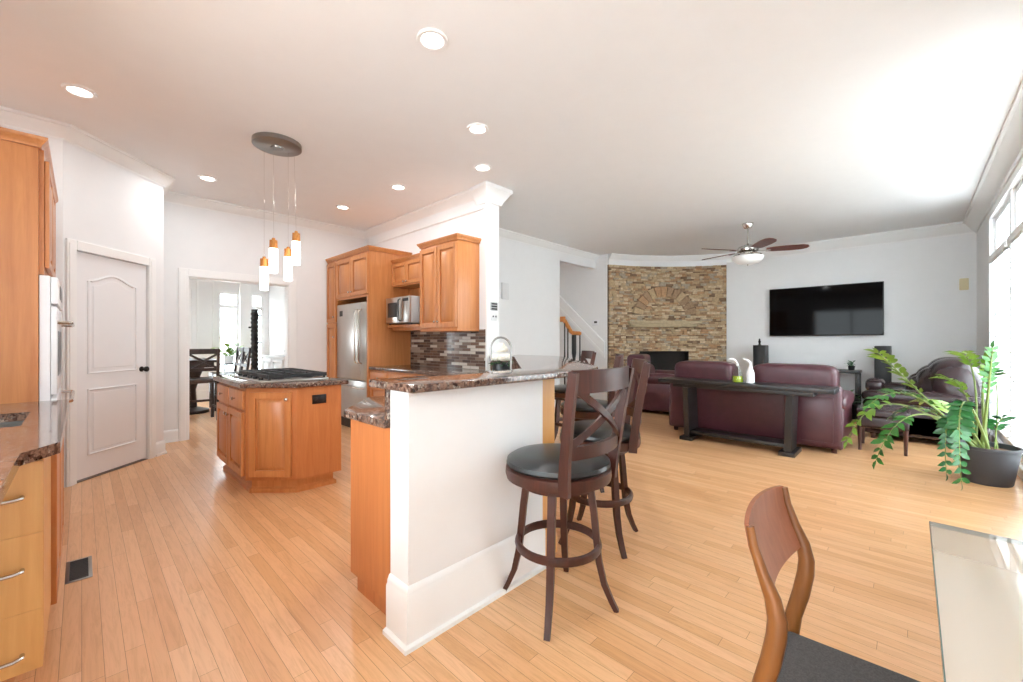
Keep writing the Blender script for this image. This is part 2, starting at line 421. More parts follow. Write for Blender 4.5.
# 45 degree wall with the pantry door
PA, PB = Vector((-0.11, 5.15)), Vector((0.625, 5.925)); PU = (PB - PA).normalized(); PN = Vector((PU.y, -PU.x)); PL = (PB - PA).length
XP = fr((PA.x, PA.y, 0), (PU.x, PU.y, 0), (PN.x, PN.y, 0))
D0, D1, DH = 0.10, 0.86, 2.03
b = new()
box(b, 0, D0, 0, 0.12, 0, CEIL, X=XP); box(b, D1, PL, 0, 0.12, 0, CEIL, X=XP); box(b, D0, D1, 0, 0.12, DH, CEIL, X=XP)
box(b, 0.0, PL, 0.55, 0.60, 0, CEIL, X=XP)  # unseen backing added to stop light leaking under the door
struct('wall_pantry', b, 'wall')
b = new(); box(b, D0, D1, 0.0, 0.10, 0.0005, 0.004, X=XP); struct('door_gap_shadow', b, 'dark')  # dark strip standing in for the shadow gap under the door
b = new(); box(b, 0.505, 0.625, 5.94, 6.55, 0, CEIL); struct('wall_pantry_return', b, 'wall')
d = new()
box(d, D0 + 0.004, D1 - 0.004, 0.012, 0.05, 0.018, DH - 0.006, 0, 0.003, XP, 1)
def arch_poly(x0, x1, z0, z1, rise, n=14):
    pts = [(x0, z0), (x1, z0)]
    for k in range(n + 1):
        t = k / n; pts.append((x1 + (x0 - x1) * t, z1 + rise * (0.5 - 0.5 * math.cos(2 * PI * t))))
    return pts
def panel_outline(bm, poly, y, r, X):
    tube(bm, [(x, y, z) for x, z in poly], r, 8, 0, True, X, (0, 1, 0))
for (z0, z1, rise) in ((0.95, 1.78, 0.075), (0.22, 0.80, 0.0)):
    pl = arch_poly(D0 + 0.13, D1 - 0.13, z0, z1, rise)
    if rise == 0: pl = [(D0 + 0.13, z0), (D1 - 0.13, z0), (D1 - 0.13, z1), (D0 + 0.13, z1)]
    panel_outline(d, pl, 0.012, 0.013, XP)
    cx = sum(p[0] for p in pl) / len(pl); cz = (z0 + z1) / 2
    q = [(cx + (x - cx) * 0.84, cz + (z - cz) * 0.9) for x, z in pl]
    Xr = XP @ Matrix(((1, 0, 0, 0), (0, 0, -1, 0.012), (0, 1, 0, 0), (0, 0, 0, 1)))
    prism(d, q, 0.0, 0.006, 0, 0.003, Xr, 1)
door1 = struct('door_1', d, 'door', smooth=True)
h = new()
lathe(h, [(0.027, 0), (0.027, 0.006), (0.01, 0.012), (0.01, 0.035), (0.026, 0.042), (0.028, 0.058), (0.018, 0.066), (0, 0.067)], (0, 0, 0), 16, 0,
      XP @ Matrix.Translation((D1 - 0.065, 0.012, 0.95)) @ Matrix.Rotation(PI / 2, 4, 'X'))
box(h, D1 - 0.115, D1 - 0.045, -0.045, -0.03, 0.94, 0.962, 0, 0.005, XP)
obj('handle', h, 'black_metal', door1)
for z in (0.25, 1.0, 1.78):
    h = new(); tube(h, [XP @ Vector((D0 + 0.002, 0.006, z - 0.045)), XP @ Vector((D0 + 0.002, 0.004, z + 0.045))], 0.009, 8)
    box(h, D0 - 0.014, D0 + 0.024, 0.008, 0.0125, z - 0.04, z + 0.04, X=XP)
    obj('hinge', h, 'steel_dark', door1)
def casing(bm, X, x0, x1, zt, w=0.085, t=0.02):
    for a0, a1 in ((x0 - w, x0), (x1, x1 + w)):
        box(bm, a0, a1, -t, 0.0, 0, zt + w, 0, 0.004, X, 1); 
        box(bm, a0 + 0.015, a1 - 0.03, -t - 0.006, -t, 0, zt + 0.05, 0, 0.002, X, 1)
    box(bm, x0, x1, -t, 0.0, zt, zt + w, 0, 0.004, X, 1)
b = new(); casing(b, XP, D0, D1, DH); struct('trim_1', b, 'trim', smooth=True)
# back wall with the cased opening to the dining room
OX0, OX1, OZ = 0.93, 2.10, 2.05
b = new(); box(b, 0.505, OX0, 6.55, 6.67, 0, CEIL); box(b, OX1, 3.45, 6.55, 6.67, 0, CEIL); box(b, OX0, OX1, 6.55, 6.67, OZ, CEIL)
struct('wall_back', b, 'wall')
XB = fr((0, 6.55, 0), (1, 0, 0), (0, -1, 0))
b = new(); casing(b, XB, OX0, OX1, OZ, 0.1)
for a0, a1 in ((OX0, OX0 + 0.012), (OX1 - 0.012, OX1)): box(b, a0, a1, 6.55, 6.67, 0, OZ)
box(b, OX0, OX1, 6.55, 6.67, OZ - 0.012, OZ)
struct('trim_2', b, 'trim', smooth=True)
# kitchen wall with its end pilaster
b = new(); box(b, 3.30, 3.47, 3.60, 6.55, 0, CEIL); struct('wall_kitchen', b, 'wall')
b = new(); box(b, 3.285, 3.485, 3.57, 3.60, 0, CEIL, 0, 0.006)
prof = [(0, 2.86), (0.02, 2.86), (0.03, 2.89), (0.09, 2.99), (0.11, 3.01), (0.11, CEIL), (0, CEIL)]
sweep(b, [(3.30, 3.75), (3.285, 3.57), (3.485, 3.57), (3.47, 3.75)], prof, -1)
struct('trim_3', b, 'trim', smooth=True)
# living side: white wall, stair opening, stair wall
b = new(); box(b, 3.47, 6.35, 4.85, 4.97, 0, CEIL); box(b, 6.35, 7.6, 4.85, 4.97, 2.78, CEIL)
struct('wall_hall', b, 'wall')
b = new(); box(b, 7.6, 7.72, 4.58, 8.4, 0, CEIL); struct('wall_stair', b, 'wall')
b = new(); box(b, 3.47, 4.4, 8.4, 8.52, 0, CEIL); box(b, 5.0, 7.72, 8.4, 8.52, 0, CEIL); box(b, 4.4, 5.0, 8.4, 8.52, 0, 1.0); struct('wall_stair_back', b, 'wall')  # unseen wall; its gap is added to let daylight onto the stairs
# TV wall and window wall
b = new(); box(b, 9.4, 9.52, -0.92, 2.84, 0, CEIL); struct('wall_tv', b, 'wall')
WY = -0.70
WINS = [(7.75, 6.45), (6.37, 5.07), (4.99, 3.69)]
b = new()
box(b, 7.75, 9.52, WY - 0.14, WY, 0, CEIL); box(b, -3.0, 3.69, WY - 0.14, WY, 0, CEIL)
for x1, x0 in ((7.75, 3.69),):
    box(b, x0, x1, WY - 0.14, WY, 2.74, CEIL); box(b, x0, x1, WY - 0.14, WY, 0, 0.1)
for x0, x1 in ((6.37, 6.45), (4.99, 5.07)): box(b, x0, x1, WY - 0.14, WY, 0.1, 2.74)
struct('wall_window', b, 'wall')
XW = fr((0, WY, 0), (1, 0, 0), (0, 1, 0))
b = new()
for x1, x0 in ((7.75, 3.69),):
    box(b, x0 - 0.08, x0, -0.02, 0, 0, 2.82, 0, 0.004, XW, 1); box(b, x1, x1 + 0.08, -0.02, 0, 0, 2.82, 0, 0.004, XW, 1)
    box(b, x0, x1, -0.02, 0, 2.74, 2.82, 0, 0.004, XW, 1); box(b, x0, x1, -0.035, 0, 2.82, 2.84, 0, 0.004, XW, 1)
struct('trim_4', b, 'trim', smooth=True)
for k, (x1, x0) in enumerate(WINS):
    f = new(); y0, y1 = WY - 0.10, WY - 0.03; w = 0.055
    for a0, a1 in ((x0, x0 + w), (x1 - w, x1)): box(f, a0, a1, y0, y1, 0.1, 2.74, 0, 0.004)
    for z0, z1 in ((0.1, 0.2), (2.2, 2.32), (2.68, 2.74)): box(f, x0 + w, x1 - w, y0, y1, z0, z1, 0, 0.004)
    xm = (x0 + x1) / 2; box(f, xm - 0.03, xm + 0.03, y0, y1, 0.2, 2.2, 0, 0.004)
    wn = struct('window_%d' % (k + 1), f, 'trim', smooth=True)
    for a0, a1, z0, z1 in ((x0 + w, xm - 0.03, 0.2, 2.2), (xm + 0.03, x1 - w, 0.2, 2.2), (x0 + w, x1 - w, 2.32, 2.68)):
        p = new(); box(p, a0, a1, WY - 0.068, WY - 0.062, z0, z1); obj('pane', p, 'glass', wn, False)
blind_names = ['white slatted blind on the tall window beside the television wall corner',
               'white slatted blind on the tall window behind the potted plant',
               'white slatted blind on the third tall window from the corner']
for k, (x1, x0) in enumerate(WINS):
    r = thing('window_blind', blind_names[k], 'blind', ((x0 + x1) / 2, WY - 0.012, 0.25), 0, 'white blinds on the window wall')
    a = new(); box(a, x0 + 0.04, x1 - 0.04, WY - 0.028, WY + 0.03, 2.19, 2.26, 0, 0.006); obj('headrail', a, 'trim', r, True, True)
    a = new(); z = 0.30; tl = (0.014, 0.012, 0.004)[k]
    while z < 2.18:
        _add(a, [(x0 + 0.05, WY - 0.024, z + tl), (x1 - 0.05, WY - 0.024, z + tl), (x1 - 0.05, WY + 0.022, z - tl), (x0 + 0.05, WY + 0.022, z - tl),
                 (x0 + 0.05, WY - 0.024, z + tl + 0.003), (x1 - 0.05, WY - 0.024, z + tl + 0.003), (x1 - 0.05, WY + 0.022, z - tl + 0.003), (x0 + 0.05, WY + 0.022, z - tl + 0.003)],
             [(0, 1, 2, 3), (4, 7, 6, 5), (0, 4, 5, 1), (1, 5, 6, 2), (2, 6, 7, 3), (3, 7, 4, 0)])
        z += 0.048
    box(a, x0 + 0.05, x1 - 0.05, WY - 0.024, WY + 0.022, 0.25, 0.275)
    obj('slats', a, 'trim', r, False, True)
    a = new()
    for x in (x0 + 0.2, (x0 + x1) / 2, x1 - 0.2): box(a, x - 0.012, x + 0.012, WY + 0.0225, WY + 0.024, 0.27, 2.2)
    obj('ladder_tape', a, 'trim', r, False, True)
# crown mouldings
CP = [(0, 2.935), (0.012, 2.93), (0.016, 2.945), (0.03, 2.955), (0.075, 3.01), (0.085, 3.025), (0.10, 3.03), (0.10, CEIL), (0, CEIL)]
def crown(name, path, side):
    b = new(); sweep(b, path, CP, side); struct(name, b, 'trim', smooth=True)
crown('trim_5', [(-0.75, 0.2), (-0.75, 5.15), (-0.11, 5.15), (0.625, 5.925), (0.625, 6.55), (3.30, 6.55), (3.30, 3.60)], -1)
crown('trim_6', [(3.47, 3.60), (3.47, 4.85), (7.6, 4.85)], -1)
b = new(); sweep(b, [(3.30, 6.45), (3.30, 3.62)], [(0, 2.80), (0.02, 2.80), (0.024, 2.815), (0.014, 2.835), (0.012, 2.94), (0, 2.94)], -1); struct('trim_11', b, 'trim', smooth=True)
# baseboards
BP = [(0, 0), (0.03, 0), (0.03, 0.018), (0.016, 0.022), (0.016, 0.125), (0.011, 0.14), (0, 0.15)]
def baseboard(name, path, side):
    b = new(); sweep(b, path, BP, side); struct(name, b, 'trim', smooth=True)
baseboard('baseboard_pantry', [tuple(XP @ Vector((D1 + 0.085, 0, 0)))[:2], (0.625, 5.925), (0.625, 6.55), (OX0 - 0.1, 6.55)], -1)
baseboard('baseboard_back', [(OX1 + 0.1, 6.55), (2.6, 6.55)], -1)
baseboard('baseboard_hall', [(3.47, 3.75), (3.47, 4.85), (6.35, 4.85)], -1)
baseboard('baseboard_tv', [(9.4, 2.80), (9.4, WY), (7.83, WY)], -1)
baseboard('baseboard_window', [(3.61, WY), (0.5, WY)], -1)

# ------------------------------------------------------------------ stone corner fireplace
E1, E2 = Vector((7.62, 4.56)), Vector((9.38, 2.80)); SAG = 0.26
ch = (E2 - E1); CL = ch.length; cu = ch.normalized(); cn = Vector((-0.7071, -0.7071)); mid = (E1 + E2) / 2
RAD = (CL * CL / 4 + SAG * SAG) / (2 * SAG); cen = mid + cn * (RAD - SAG); HALF = math.asin(CL / 2 / RAD); ARC = 2 * HALF * RAD
def arc(s, off=0.0):
    """point on the concave face at arc length s, pulled off metres towards the room."""
    a = -HALF + s / RAD
    dr = -cn * math.cos(a) + cu * math.sin(a)
    return cen + dr * (RAD - off)
FT, FB0, FB1, FBZ = 2.83, ARC / 2 - 0.54, ARC / 2 + 0.54, 1.02
fp = thing('stone_fireplace', 'floor to ceiling stacked tan stone corner fireplace with black firebox', 'fireplace', (arc(ARC / 2).x, arc(ARC / 2).y, 0))
def slab(bm, s0, s1, z0, z1, o0, o1, mi, n=1):
    for k in range(n):
        a0, a1 = s0 + (s1 - s0) * k / n, s0 + (s1 - s0) * (k + 1) / n
        V = []
        for s in (a0, a1):
            for o in (o0, o1):
                p = arc(s, o)
                for z in (z0, z1): V.append((p.x, p.y, z))
        _add(bm, V, BOXF, mi)
st = new()
for s0, s1, z0, z1 in ((0, FB0, 0, FT), (FB1, ARC, 0, FT), (FB0, FB1, FBZ, FT)): slab(st, s0, s1, z0, z1, -0.03, 0.012, 6, max(2, int((s1 - s0) / 0.12)))
z = 0.0
while z < FT - 0.01:
    hgt = min(random.choice((0.026, 0.034, 0.042, 0.05)), FT - z); s = -random.random() * 0.1
    while s < ARC:
        ln = random.uniform(0.05, 0.17); a0, a1 = max(0, s) + 0.003, min(ARC, s + ln) - 0.003; s += ln
        if a1 - a0 < 0.02: continue
        if z < FBZ and a1 > FB0 and a0 < FB1:
            if a0 < FB0 - 0.03: a1 = FB0
            elif a1 > FB1 + 0.03: a0 = FB1
            else: continue
        sc = (a0 + a1) / 2 - ARC / 2; rr = math.hypot(sc, z - 1.72)
        if 0.50 < rr < 0.68 and z > 1.80 and abs(sc) > 0.0 and z < 2.44: continue
        slab(st, a0, a1, z + 0.002, z + hgt - 0.002, 0.0, 0.03 + random.random() * 0.035, random.choices(range(6), (30, 22, 16, 14, 12, 8))[0])
    z += hgt
# fan of larger stones above the mantel
n = 13
for k in range(n):
    t0, t1 = PI * (0.04 + 0.92 * k / n), PI * (0.04 + 0.92 * (k + 1) / n - 0.006)
    V = []
    o1 = 0.055 + random.random() * 0.02
    for r_, t in ((0.47, t0), (0.70, t0), (0.70, t1), (0.47, t1)):
        s = ARC / 2 + r_ * math.cos(t); z = 1.74 + r_ * math.sin(t) * 0.95
        for o in (0.0, o1): p = arc(s, o); V.append((p.x, p.y, z))
    _add(st, V, [(0, 2, 4, 6), (1, 7, 5, 3), (0, 1, 3, 2), (2, 3, 5, 4), (4, 5, 7, 6), (6, 7, 1, 0)], random.choice((0, 3, 0, 2)))
obj('stone_facing', st, STONES, fp, False, True)
XF = Matrix(((cu.x, -cn.x, 0, mid.x), (cu.y, -cn.y, 0, mid.y), (0, 0, 1, 0), (0, 0, 0, 1)))
def fpx(s): return s - ARC / 2
b = new(); yb = SAG + 0.10
for q in ((-0.54, 0.54, yb, yb + 0.02, 0, FBZ), (-0.54, -0.52, SAG - 0.06, yb, 0, FBZ), (0.52, 0.54, SAG - 0.06, yb, 0, FBZ), (-0.54, 0.54, SAG - 0.06, yb, FBZ - 0.02, FBZ), (-0.54, 0.54, SAG - 0.06, yb, 0, 0.12)):
    box(b, *q, X=XF)
obj('firebox', b, 'soot', fp, False, True)
b = new()
box(b, -0.36, 0.24, SAG - 0.02, SAG + 0.08, 0.12, 0.52, 0, 0.0, XF)
for k in range(7): box(b, -0.35 + k * 0.09, -0.335 + k * 0.09, SAG - 0.035, SAG - 0.02, 0.12, 0.54, 0, 0.0, XF)
obj('fire_grate', b, 'iron', fp, False, True)
b = new()
box(b, -0.80, 0.72, SAG - 0.30, SAG - 0.02, 1.60, 1.665, 0, 0.008, XF); box(b, -0.72, 0.64, SAG - 0.22, SAG - 0.02, 1.535, 1.60, 0, 0.008, XF)
obj('mantel', b, 'mantel', fp, True, True)
b = new(); slab(b, 0, ARC, FT + 0.002, CEIL, -0.03, 0.02, 0, 20)
struct('wall_fireplace_header', b, 'wall')
b = new(); sweep(b, [tuple(arc(ARC * k / 24, 0.02)) for k in range(25)], CP, -1); struct('trim_7', b, 'trim', smooth=True)
b = new(); sweep(b, [(9.4, 2.80), (9.4, WY), (-3.0, WY)], [(o * 1.5, CEIL - (CEIL - z_) * 1.5) for o, z_ in CP], -1); struct('trim_8', b, 'trim', smooth=True)

# ------------------------------------------------------------------ recessed lights
dl_lab = ['round recessed ceiling light nearest the camera, above the bar', 'round recessed ceiling light over the left cabinets, in front of the pantry door',
          'round recessed ceiling light above the angled corner of the bar', 'round recessed ceiling light just in front of the white pilaster',
          'round recessed ceiling light in front of the dining room opening', 'round recessed ceiling light above the microwave',
          'round recessed ceiling light in front of the refrigerator']
for k, (x, y) in enumerate(DOWNLIGHTS):
    r = thing('recessed_light', dl_lab[k], 'ceiling light', (x, y, CEIL - 0.014), 0, 'recessed kitchen lights')
    a = new(); lathe(a, [(0.062, 0.012), (0.068, 0.002), (0.088, 0.0), (0.092, 0.008), (0.092, 0.0135), (0.062, 0.0135)], seg=32); obj('trim_ring', a, 'trim', r)
    a = new(); lathe(a, [(0, 0.006), (0.06, 0.006), (0.06, 0.0125), (0, 0.0125)], seg=32); obj('lens', a, 'lamp_glow', r)
    area_light('downlight_lamp', (x, y, CEIL - 0.03), (0, 0, -1), 0.12, 0.12, 7, (0.95, 0.98, 1.0))

# ------------------------------------------------------------------ left run: drawers, sink base, worktop, oven tower
r = thing('drawer_cabinet', 'light wood drawer unit with steel bar handles at the bottom left corner', 'cabinet', (-0.4, 2.3, 0))
a = new(); box(a, -0.72, -0.088, 2.08, 2.55, 0.17, 0.86); obj('body', a, 'maple_light', r, False, True)
a = new(); box(a, -0.70, -0.17, 2.12, 2.55, 0, 0.17); obj('toe_kick', a, 'maple', r, False, True)
XL = fr((-0.706, 2.08, 0), (1, 0, 0), (0, -1, 0))
for z0, z1, hz in ((0.6105, 0.845, 0.735), (0.3605, 0.6095, 0.50), (0.165, 0.3595, 0.225)):
    a = new(); box(a, 0, 0.617, -0.012, 0, z0, z1, 0, 0.0, XL, 1); dr = obj('drawer', a, 'maple_light', r, True, True)
    a = new(); tube(a, [XL @ Vector(p) for p in ((0.10, -0.012, hz), (0.10, -0.03, hz), (0.115, -0.042, hz), (0.555, -0.042, hz), (0.572, -0.03, hz), (0.572, -0.012, hz))], 0.0065, 8)
    obj('handle', a, 'nickel', dr, True, True)
r = thing('sink_cabinet', 'bumped-out wood sink base cabinet beside the floor vent', 'cabinet', (-0.4, 2.8, 0))
a = new(); box(a, -0.72, -0.10, 2.555, 3.53, 0.12, 0.72); obj('body', a, 'maple_light', r, False, True)
a = new(); box(a, -0.70, -0.17, 2.555, 3.53, 0, 0.12); obj('toe_kick', a, 'maple', r, False, True)
XS = fr((-0.10, 2.56, 0), (0, 1, 0), (1, 0, 0))
for q in range(2):
    a = new(); panel_door(a, XS @ Matrix.Translation((0.005 + q * 0.482, 0, 0.14)), 0.478, 0.70, 0.028); obj('door', a, 'maple', r, True, True)
r = thing('kitchen_worktop', 'polished brown granite worktop with sink on the left cabinets', 'worktop', (-0.4, 2.1, 0.86))
WP = [(-0.75, 0.8), (-0.13, 0.8), (-0.13, 1.94), (-0.05, 2.07), (-0.05, 3.535), (-0.75, 3.535)]
SK0 = (-0.62, -0.17, 2.57, 3.05)
a = new()
prism(a, [(-0.75, 0.8), (-0.13, 0.8), (-0.13, 1.94), (-0.05, 2.07), (-0.05, SK0[2]), (-0.75, SK0[2])], 0.862, 0.90)
prism(a, [(-0.75, SK0[3]), (-0.05, SK0[3]), (-0.05, 3.535), (-0.75, 3.535)], 0.862, 0.90)
prism(a, [(SK0[1], SK0[2]), (-0.05, SK0[2]), (-0.05, SK0[3]), (SK0[1], SK0[3])], 0.862, 0.90)
prism(a, [(-0.75, SK0[2]), (SK0[0], SK0[2]), (SK0[0], SK0[3]), (-0.75, SK0[3])], 0.862, 0.90)
obj('slab', a, 'granite', r, False, True)
r = thing('kitchen_sink', 'dark undermount sink set into the left granite worktop', 'sink', (-0.4, 2.8, 0.74))
a = new(); x0, x1, y0, y1 = SK0
for q in ((x0, x1, y0, y1, 0.74, 0.75), (x0, x0 + 0.01, y0, y1, 0.75, 0.861), (x1 - 0.01, x1, y0, y1, 0.75, 0.861), (x0, x1, y0, y0 + 0.01, 0.75, 0.861), (x0, x1, y1 - 0.01, y1, 0.75, 0.861)): box(a, *q)
obj('basin', a, 'steel_dark', r, False, True)
a = new(); lathe(a, [(0.045, 0.75), (0.045, 0.754), (0.02, 0.756), (0, 0.756)], (-0.4, 2.8, 0), 20); obj('drain', a, 'chrome', r, True, True)
r = thing('oven_cabinet', 'tall honey maple oven tower with crown moulding at the left edge', 'cabinet', (-0.45, 4.0, 0))
a = new(); box(a, -0.74, -0.17, 3.545, 4.45, 0.0, 2.33)
box(a, -0.172, -0.15, 3.575, 4.45, 1.62, 2.33)
obj('body', a, 'maple', r, False, True)
a = new(); cab_crown(a, [(-0.74, 3.545), (-0.17, 3.545), (-0.17, 4.45)], 2.33, -1); box(a, -0.74, -0.17, 3.545, 4.45, 2.33, 2.385)
obj('crown_moulding', a, 'maple', r, True, True)
XO = fr((-0.15, 3.58, 0), (0, 1, 0), (1, 0, 0))
for q in range(2):
    a = new(); panel_door(a, XO @ Matrix.Translation((0.01 + q * 0.43, 0, 1.66)), 0.42, 0.62, 0.02); obj('door', a, 'maple', r, True, True)
r = thing('wall_oven', 'white built-in double wall oven with bar handles in the left tower', 'oven', (-0.135, 3.98, 0.35))
a = new(); box(a, -0.169, -0.125, 3.56, 4.40, 0.35, 1.615, 0, 0.004); obj('body', a, 'white_gloss', r, True, True)
for z0, z1, hz in ((0.93, 1.44, 1.35), (0.38, 0.91, 0.88)):
    a = new(); box(a, -0.124, -0.10, 3.565, 4.395, z0, z1, 0, 0.005); dr = obj('door', a, 'white_gloss', r, True, True)
    a = new(); tube(a, [(-0.10, 3.64, hz), (-0.055, 3.64, hz), (-0.045, 3.65, hz), (-0.045, 4.31, hz), (-0.055, 4.32, hz), (-0.10, 4.32, hz)], 0.011, 8)
    obj('handle', a, 'nickel', dr, True, True)
    a = new(); box(a, -0.0995, -0.098, 3.70, 4.26, z0 + 0.1, z1 - 0.14); obj('window', a, 'black', dr, False, True)
a = new(); box(a, -0.124, -0.095, 3.565, 4.395, 1.455, 1.61, 0, 0.005); cp = obj('control_panel', a, 'white_gloss', r, True, True)
a = new(); box(a, -0.0945, -0.092, 3.80, 4.16, 1.50, 1.58); obj('display', a, 'black', cp, False, True)
r = thing('pantry_cabinet', 'tall maple pantry cabinet beyond the oven tower beside the white door', 'cabinet', (-0.45, 4.72, 0))
a = new(); box(a, -0.74, -0.17, 4.455, 5.0, 0, 2.33); obj('body', a, 'maple', r, False, True)
a = new(); sweep(a, [(-0.17, 4.456), (-0.17, 5.0)], [(o, 2.33 + dz) for o, dz in CROWN], -1); box(a, -0.74, -0.17, 4.456, 5.0, 2.33, 2.385); obj('crown_moulding', a, 'maple', r, True, True)
for z0, z1 in ((0.12, 1.2), (1.22, 2.3)):
    a = new(); panel_door(a, fr((-0.17, 4.48, z0), (0, 1, 0), (1, 0, 0)), 0.50, z1 - z0, 0.02); obj('door', a, 'maple', r, True, True)
r = thing('floor_vent', 'dark metal floor register in the boards beside the sink cabinet', 'vent', (-0.015, 3.25, 0.0))
a = new(); box(a, -0.06, 0.04, 3.10, 3.40, 0.0005, 0.005, 0, 0.002); obj('frame', a, 'steel_dark', r, True, True)
a = new()
for k in range(12): box(a, -0.045, 0.025, 3.118 + k * 0.0225, 3.130 + k * 0.0225, 0.0052, 0.007)
box(a, -0.045, 0.025, 3.115, 3.385, 0.0051, 0.0056); obj('louvre', a, 'iron', r, False, True)

# ------------------------------------------------------------------ island with cooktop, pendant above
IX0, IX1, IY0, IY1, IC = 0.92, 1.575, 3.59, 5.10, 0.29
IP = [(IX0 + IC, IY0), (IX1, IY0), (IX1, IY1), (IX0 + IC, IY1), (IX0, IY1 - IC), (IX0, IY0 + IC)]
def inset(poly, d):
    n = len(poly); out = []
    for k in range(n):
        p0, p1, p2 = Vector(poly[k - 1]), Vector(poly[k]), Vector(poly[(k + 1) % n])
        d1 = (p1 - p0).normalized(); d2 = (p2 - p1).normalized(); n1 = Vector((-d1.y, d1.x)); n2 = Vector((-d2.y, d2.x))
        m = (n1 + n2) / (1 + n1.dot(n2)); q = p1 + m * d; out.append((q.x, q.y))
    return out
r = thing('island_cabinet', 'honey maple kitchen island base with angled corner door', 'island', (1.26, 4.3, 0))
a = new(); prism(a, IP, 0.11, 0.862); obj('body', a, 'maple_red', r, False, True)
a = new(); prism(a, inset(IP, 0.05), 0.0, 0.11); sweep(a, inset(IP, 0.05), [(0, 0), (0.02, 0), (0.02, 0.03), (0, 0.045)], -1, True)
obj('toe_kick', a, 'maple', r, False, True)
XI = fr((IX0, IY1 - IC, 0), (0, -1, 0), (-1, 0, 0)); W = IY1 - IY0 - 2 * IC
for q in range(2):
    w2 = (W - 0.06) / 2
    a = new(); panel_door(a, XI @ Matrix.Translation((0.02 + q * (w2 + 0.02), 0, 0.14)), w2, 0.52); dr = obj('door', a, 'maple', r, True, True)
    a = new(); knob(a, XI, 0.02 + q * (w2 + 0.02) + (w2 - 0.03 if q == 0 else 0.03), 0.60); obj('knob', a, 'nickel', dr, True, True)
    a = new(); drawer_front(a, XI @ Matrix.Translation((0.02 + q * (w2 + 0.02), 0, 0.68)), w2, 0.155); dr = obj('drawer', a, 'maple', r, True, True)
    a = new(); knob(a, XI, 0.02 + q * (w2 + 0.02) + w2 / 2, 0.757); obj('knob', a, 'nickel', dr, True, True)
XC = fr((IX0, IY0 + IC, 0), (1, -1, 0), (-1, -1, 0)); wl = IC * math.sqrt(2)
a = new(); panel_door(a, XC @ Matrix.Translation((0.035, 0, 0.14)), wl - 0.07, 0.69); dr = obj('door', a, 'maple', r, True, True)
a = new(); knob(a, XC, wl - 0.065, 0.77); obj('knob', a, 'nickel', dr, True, True)
XE = fr((IX0 + IC, IY0, 0), (1, 0, 0), (0, -1, 0))
a = new(); box(a, 0.12, 0.235, -0.008, 0, 0.715, 0.79, 0, 0.003, XE)
for x in (0.15, 0.205): box(a, x - 0.015, x + 0.015, -0.012, -0.008, 0.735, 0.77, 0, 0.002, XE)
obj('power_outlet', a, 'black', r, True, True, 'black double power outlet')
a = new(); prism(a, inset(IP, -0.045), 0.863, 0.90, 0, 0.006)
single('island_worktop', a, 'granite', 'polished brown granite slab on the kitchen island', 'worktop')
r = thing('gas_cooktop', 'stainless gas cooktop with black cast iron grates set in the island', 'cooktop', (1.30, 4.15, 0.90))
CX0, CX1, CY0, CY1 = 1.00, 1.54, 3.76, 4.66
a = new(); box(a, CX0, CX1, CY0, CY1, 0.9005, 0.916, 0, 0.006); obj('steel_tray', a, 'steel', r, True, True)
for k in range(3):
    y0, y1 = CY0 + 0.03 + k * 0.29, CY0 + 0.03 + (k + 1) * 0.29 - 0.01
    a = new()
    for p, q in (((CX0 + 0.06, y0), (CX1 - 0.02, y0)), ((CX0 + 0.06, y1), (CX1 - 0.02, y1)), ((CX0 + 0.06, y0), (CX0 + 0.06, y1)), ((CX1 - 0.02, y0), (CX1 - 0.02, y1)),
                 ((CX0 + 0.06, (y0 + y1) / 2), (CX1 - 0.02, (y0 + y1) / 2)), (((CX0 + CX1) / 2, y0), ((CX0 + CX1) / 2, y1)), ((CX0 + 0.17, y0), (CX0 + 0.17, y1)), ((CX1 - 0.13, y0), (CX1 - 0.13, y1))):
        bar(a, [(p[0], p[1], 0.945), (q[0], q[1], 0.945)], 0.022, 0.03)
    for x in (CX0 + 0.07, CX1 - 0.03):
        for y in (y0 + 0.006, y1 - 0.006): box(a, x - 0.008, x + 0.008, y - 0.006, y + 0.006, 0.9165, 0.94)
    obj('grate', a, 'iron', r, False, True)
    for x in (CX0 + 0.17, CX1 - 0.13):
        a = new(); lathe(a, [(0.05, 0.9165), (0.05, 0.924), (0.036, 0.926), (0.034, 0.934), (0, 0.936)], (x, (y0 + y1) / 2, 0), 20); obj('burner', a, 'iron', r, True, True)
for k in range(5):
    a = new(); lathe(a, [(0.018, 0.9165), (0.017, 0.935), (0.012, 0.938), (0, 0.938)], (CX0 + 0.03, CY0 + 0.12 + k * 0.16, 0), 16); obj('knob', a, 'black', r, True, True)
PC = Vector((1.24, 4.17)); FW = Vector((math.cos(YAW), math.sin(YAW))); RT = Vector((math.sin(YAW), -math.cos(YAW)))
r = thing('pendant_light', 'round nickel ceiling plate with four hanging glowing cylinder pendants', 'pendant light', (PC.x, PC.y, CEIL - 0.045))
a = new(); lathe(a, [(0, 0.0), (0.19, 0.0), (0.20, 0.006), (0.20, 0.044), (0, 0.044)], (PC.x, PC.y, CEIL - 0.045), 48)
lathe(a, [(0.05, -0.012), (0.055, 0.0), (0, 0.0)], (PC.x, PC.y, CEIL - 0.045), 24); obj('ceiling_plate', a, 'steel_dark', r, True, True)
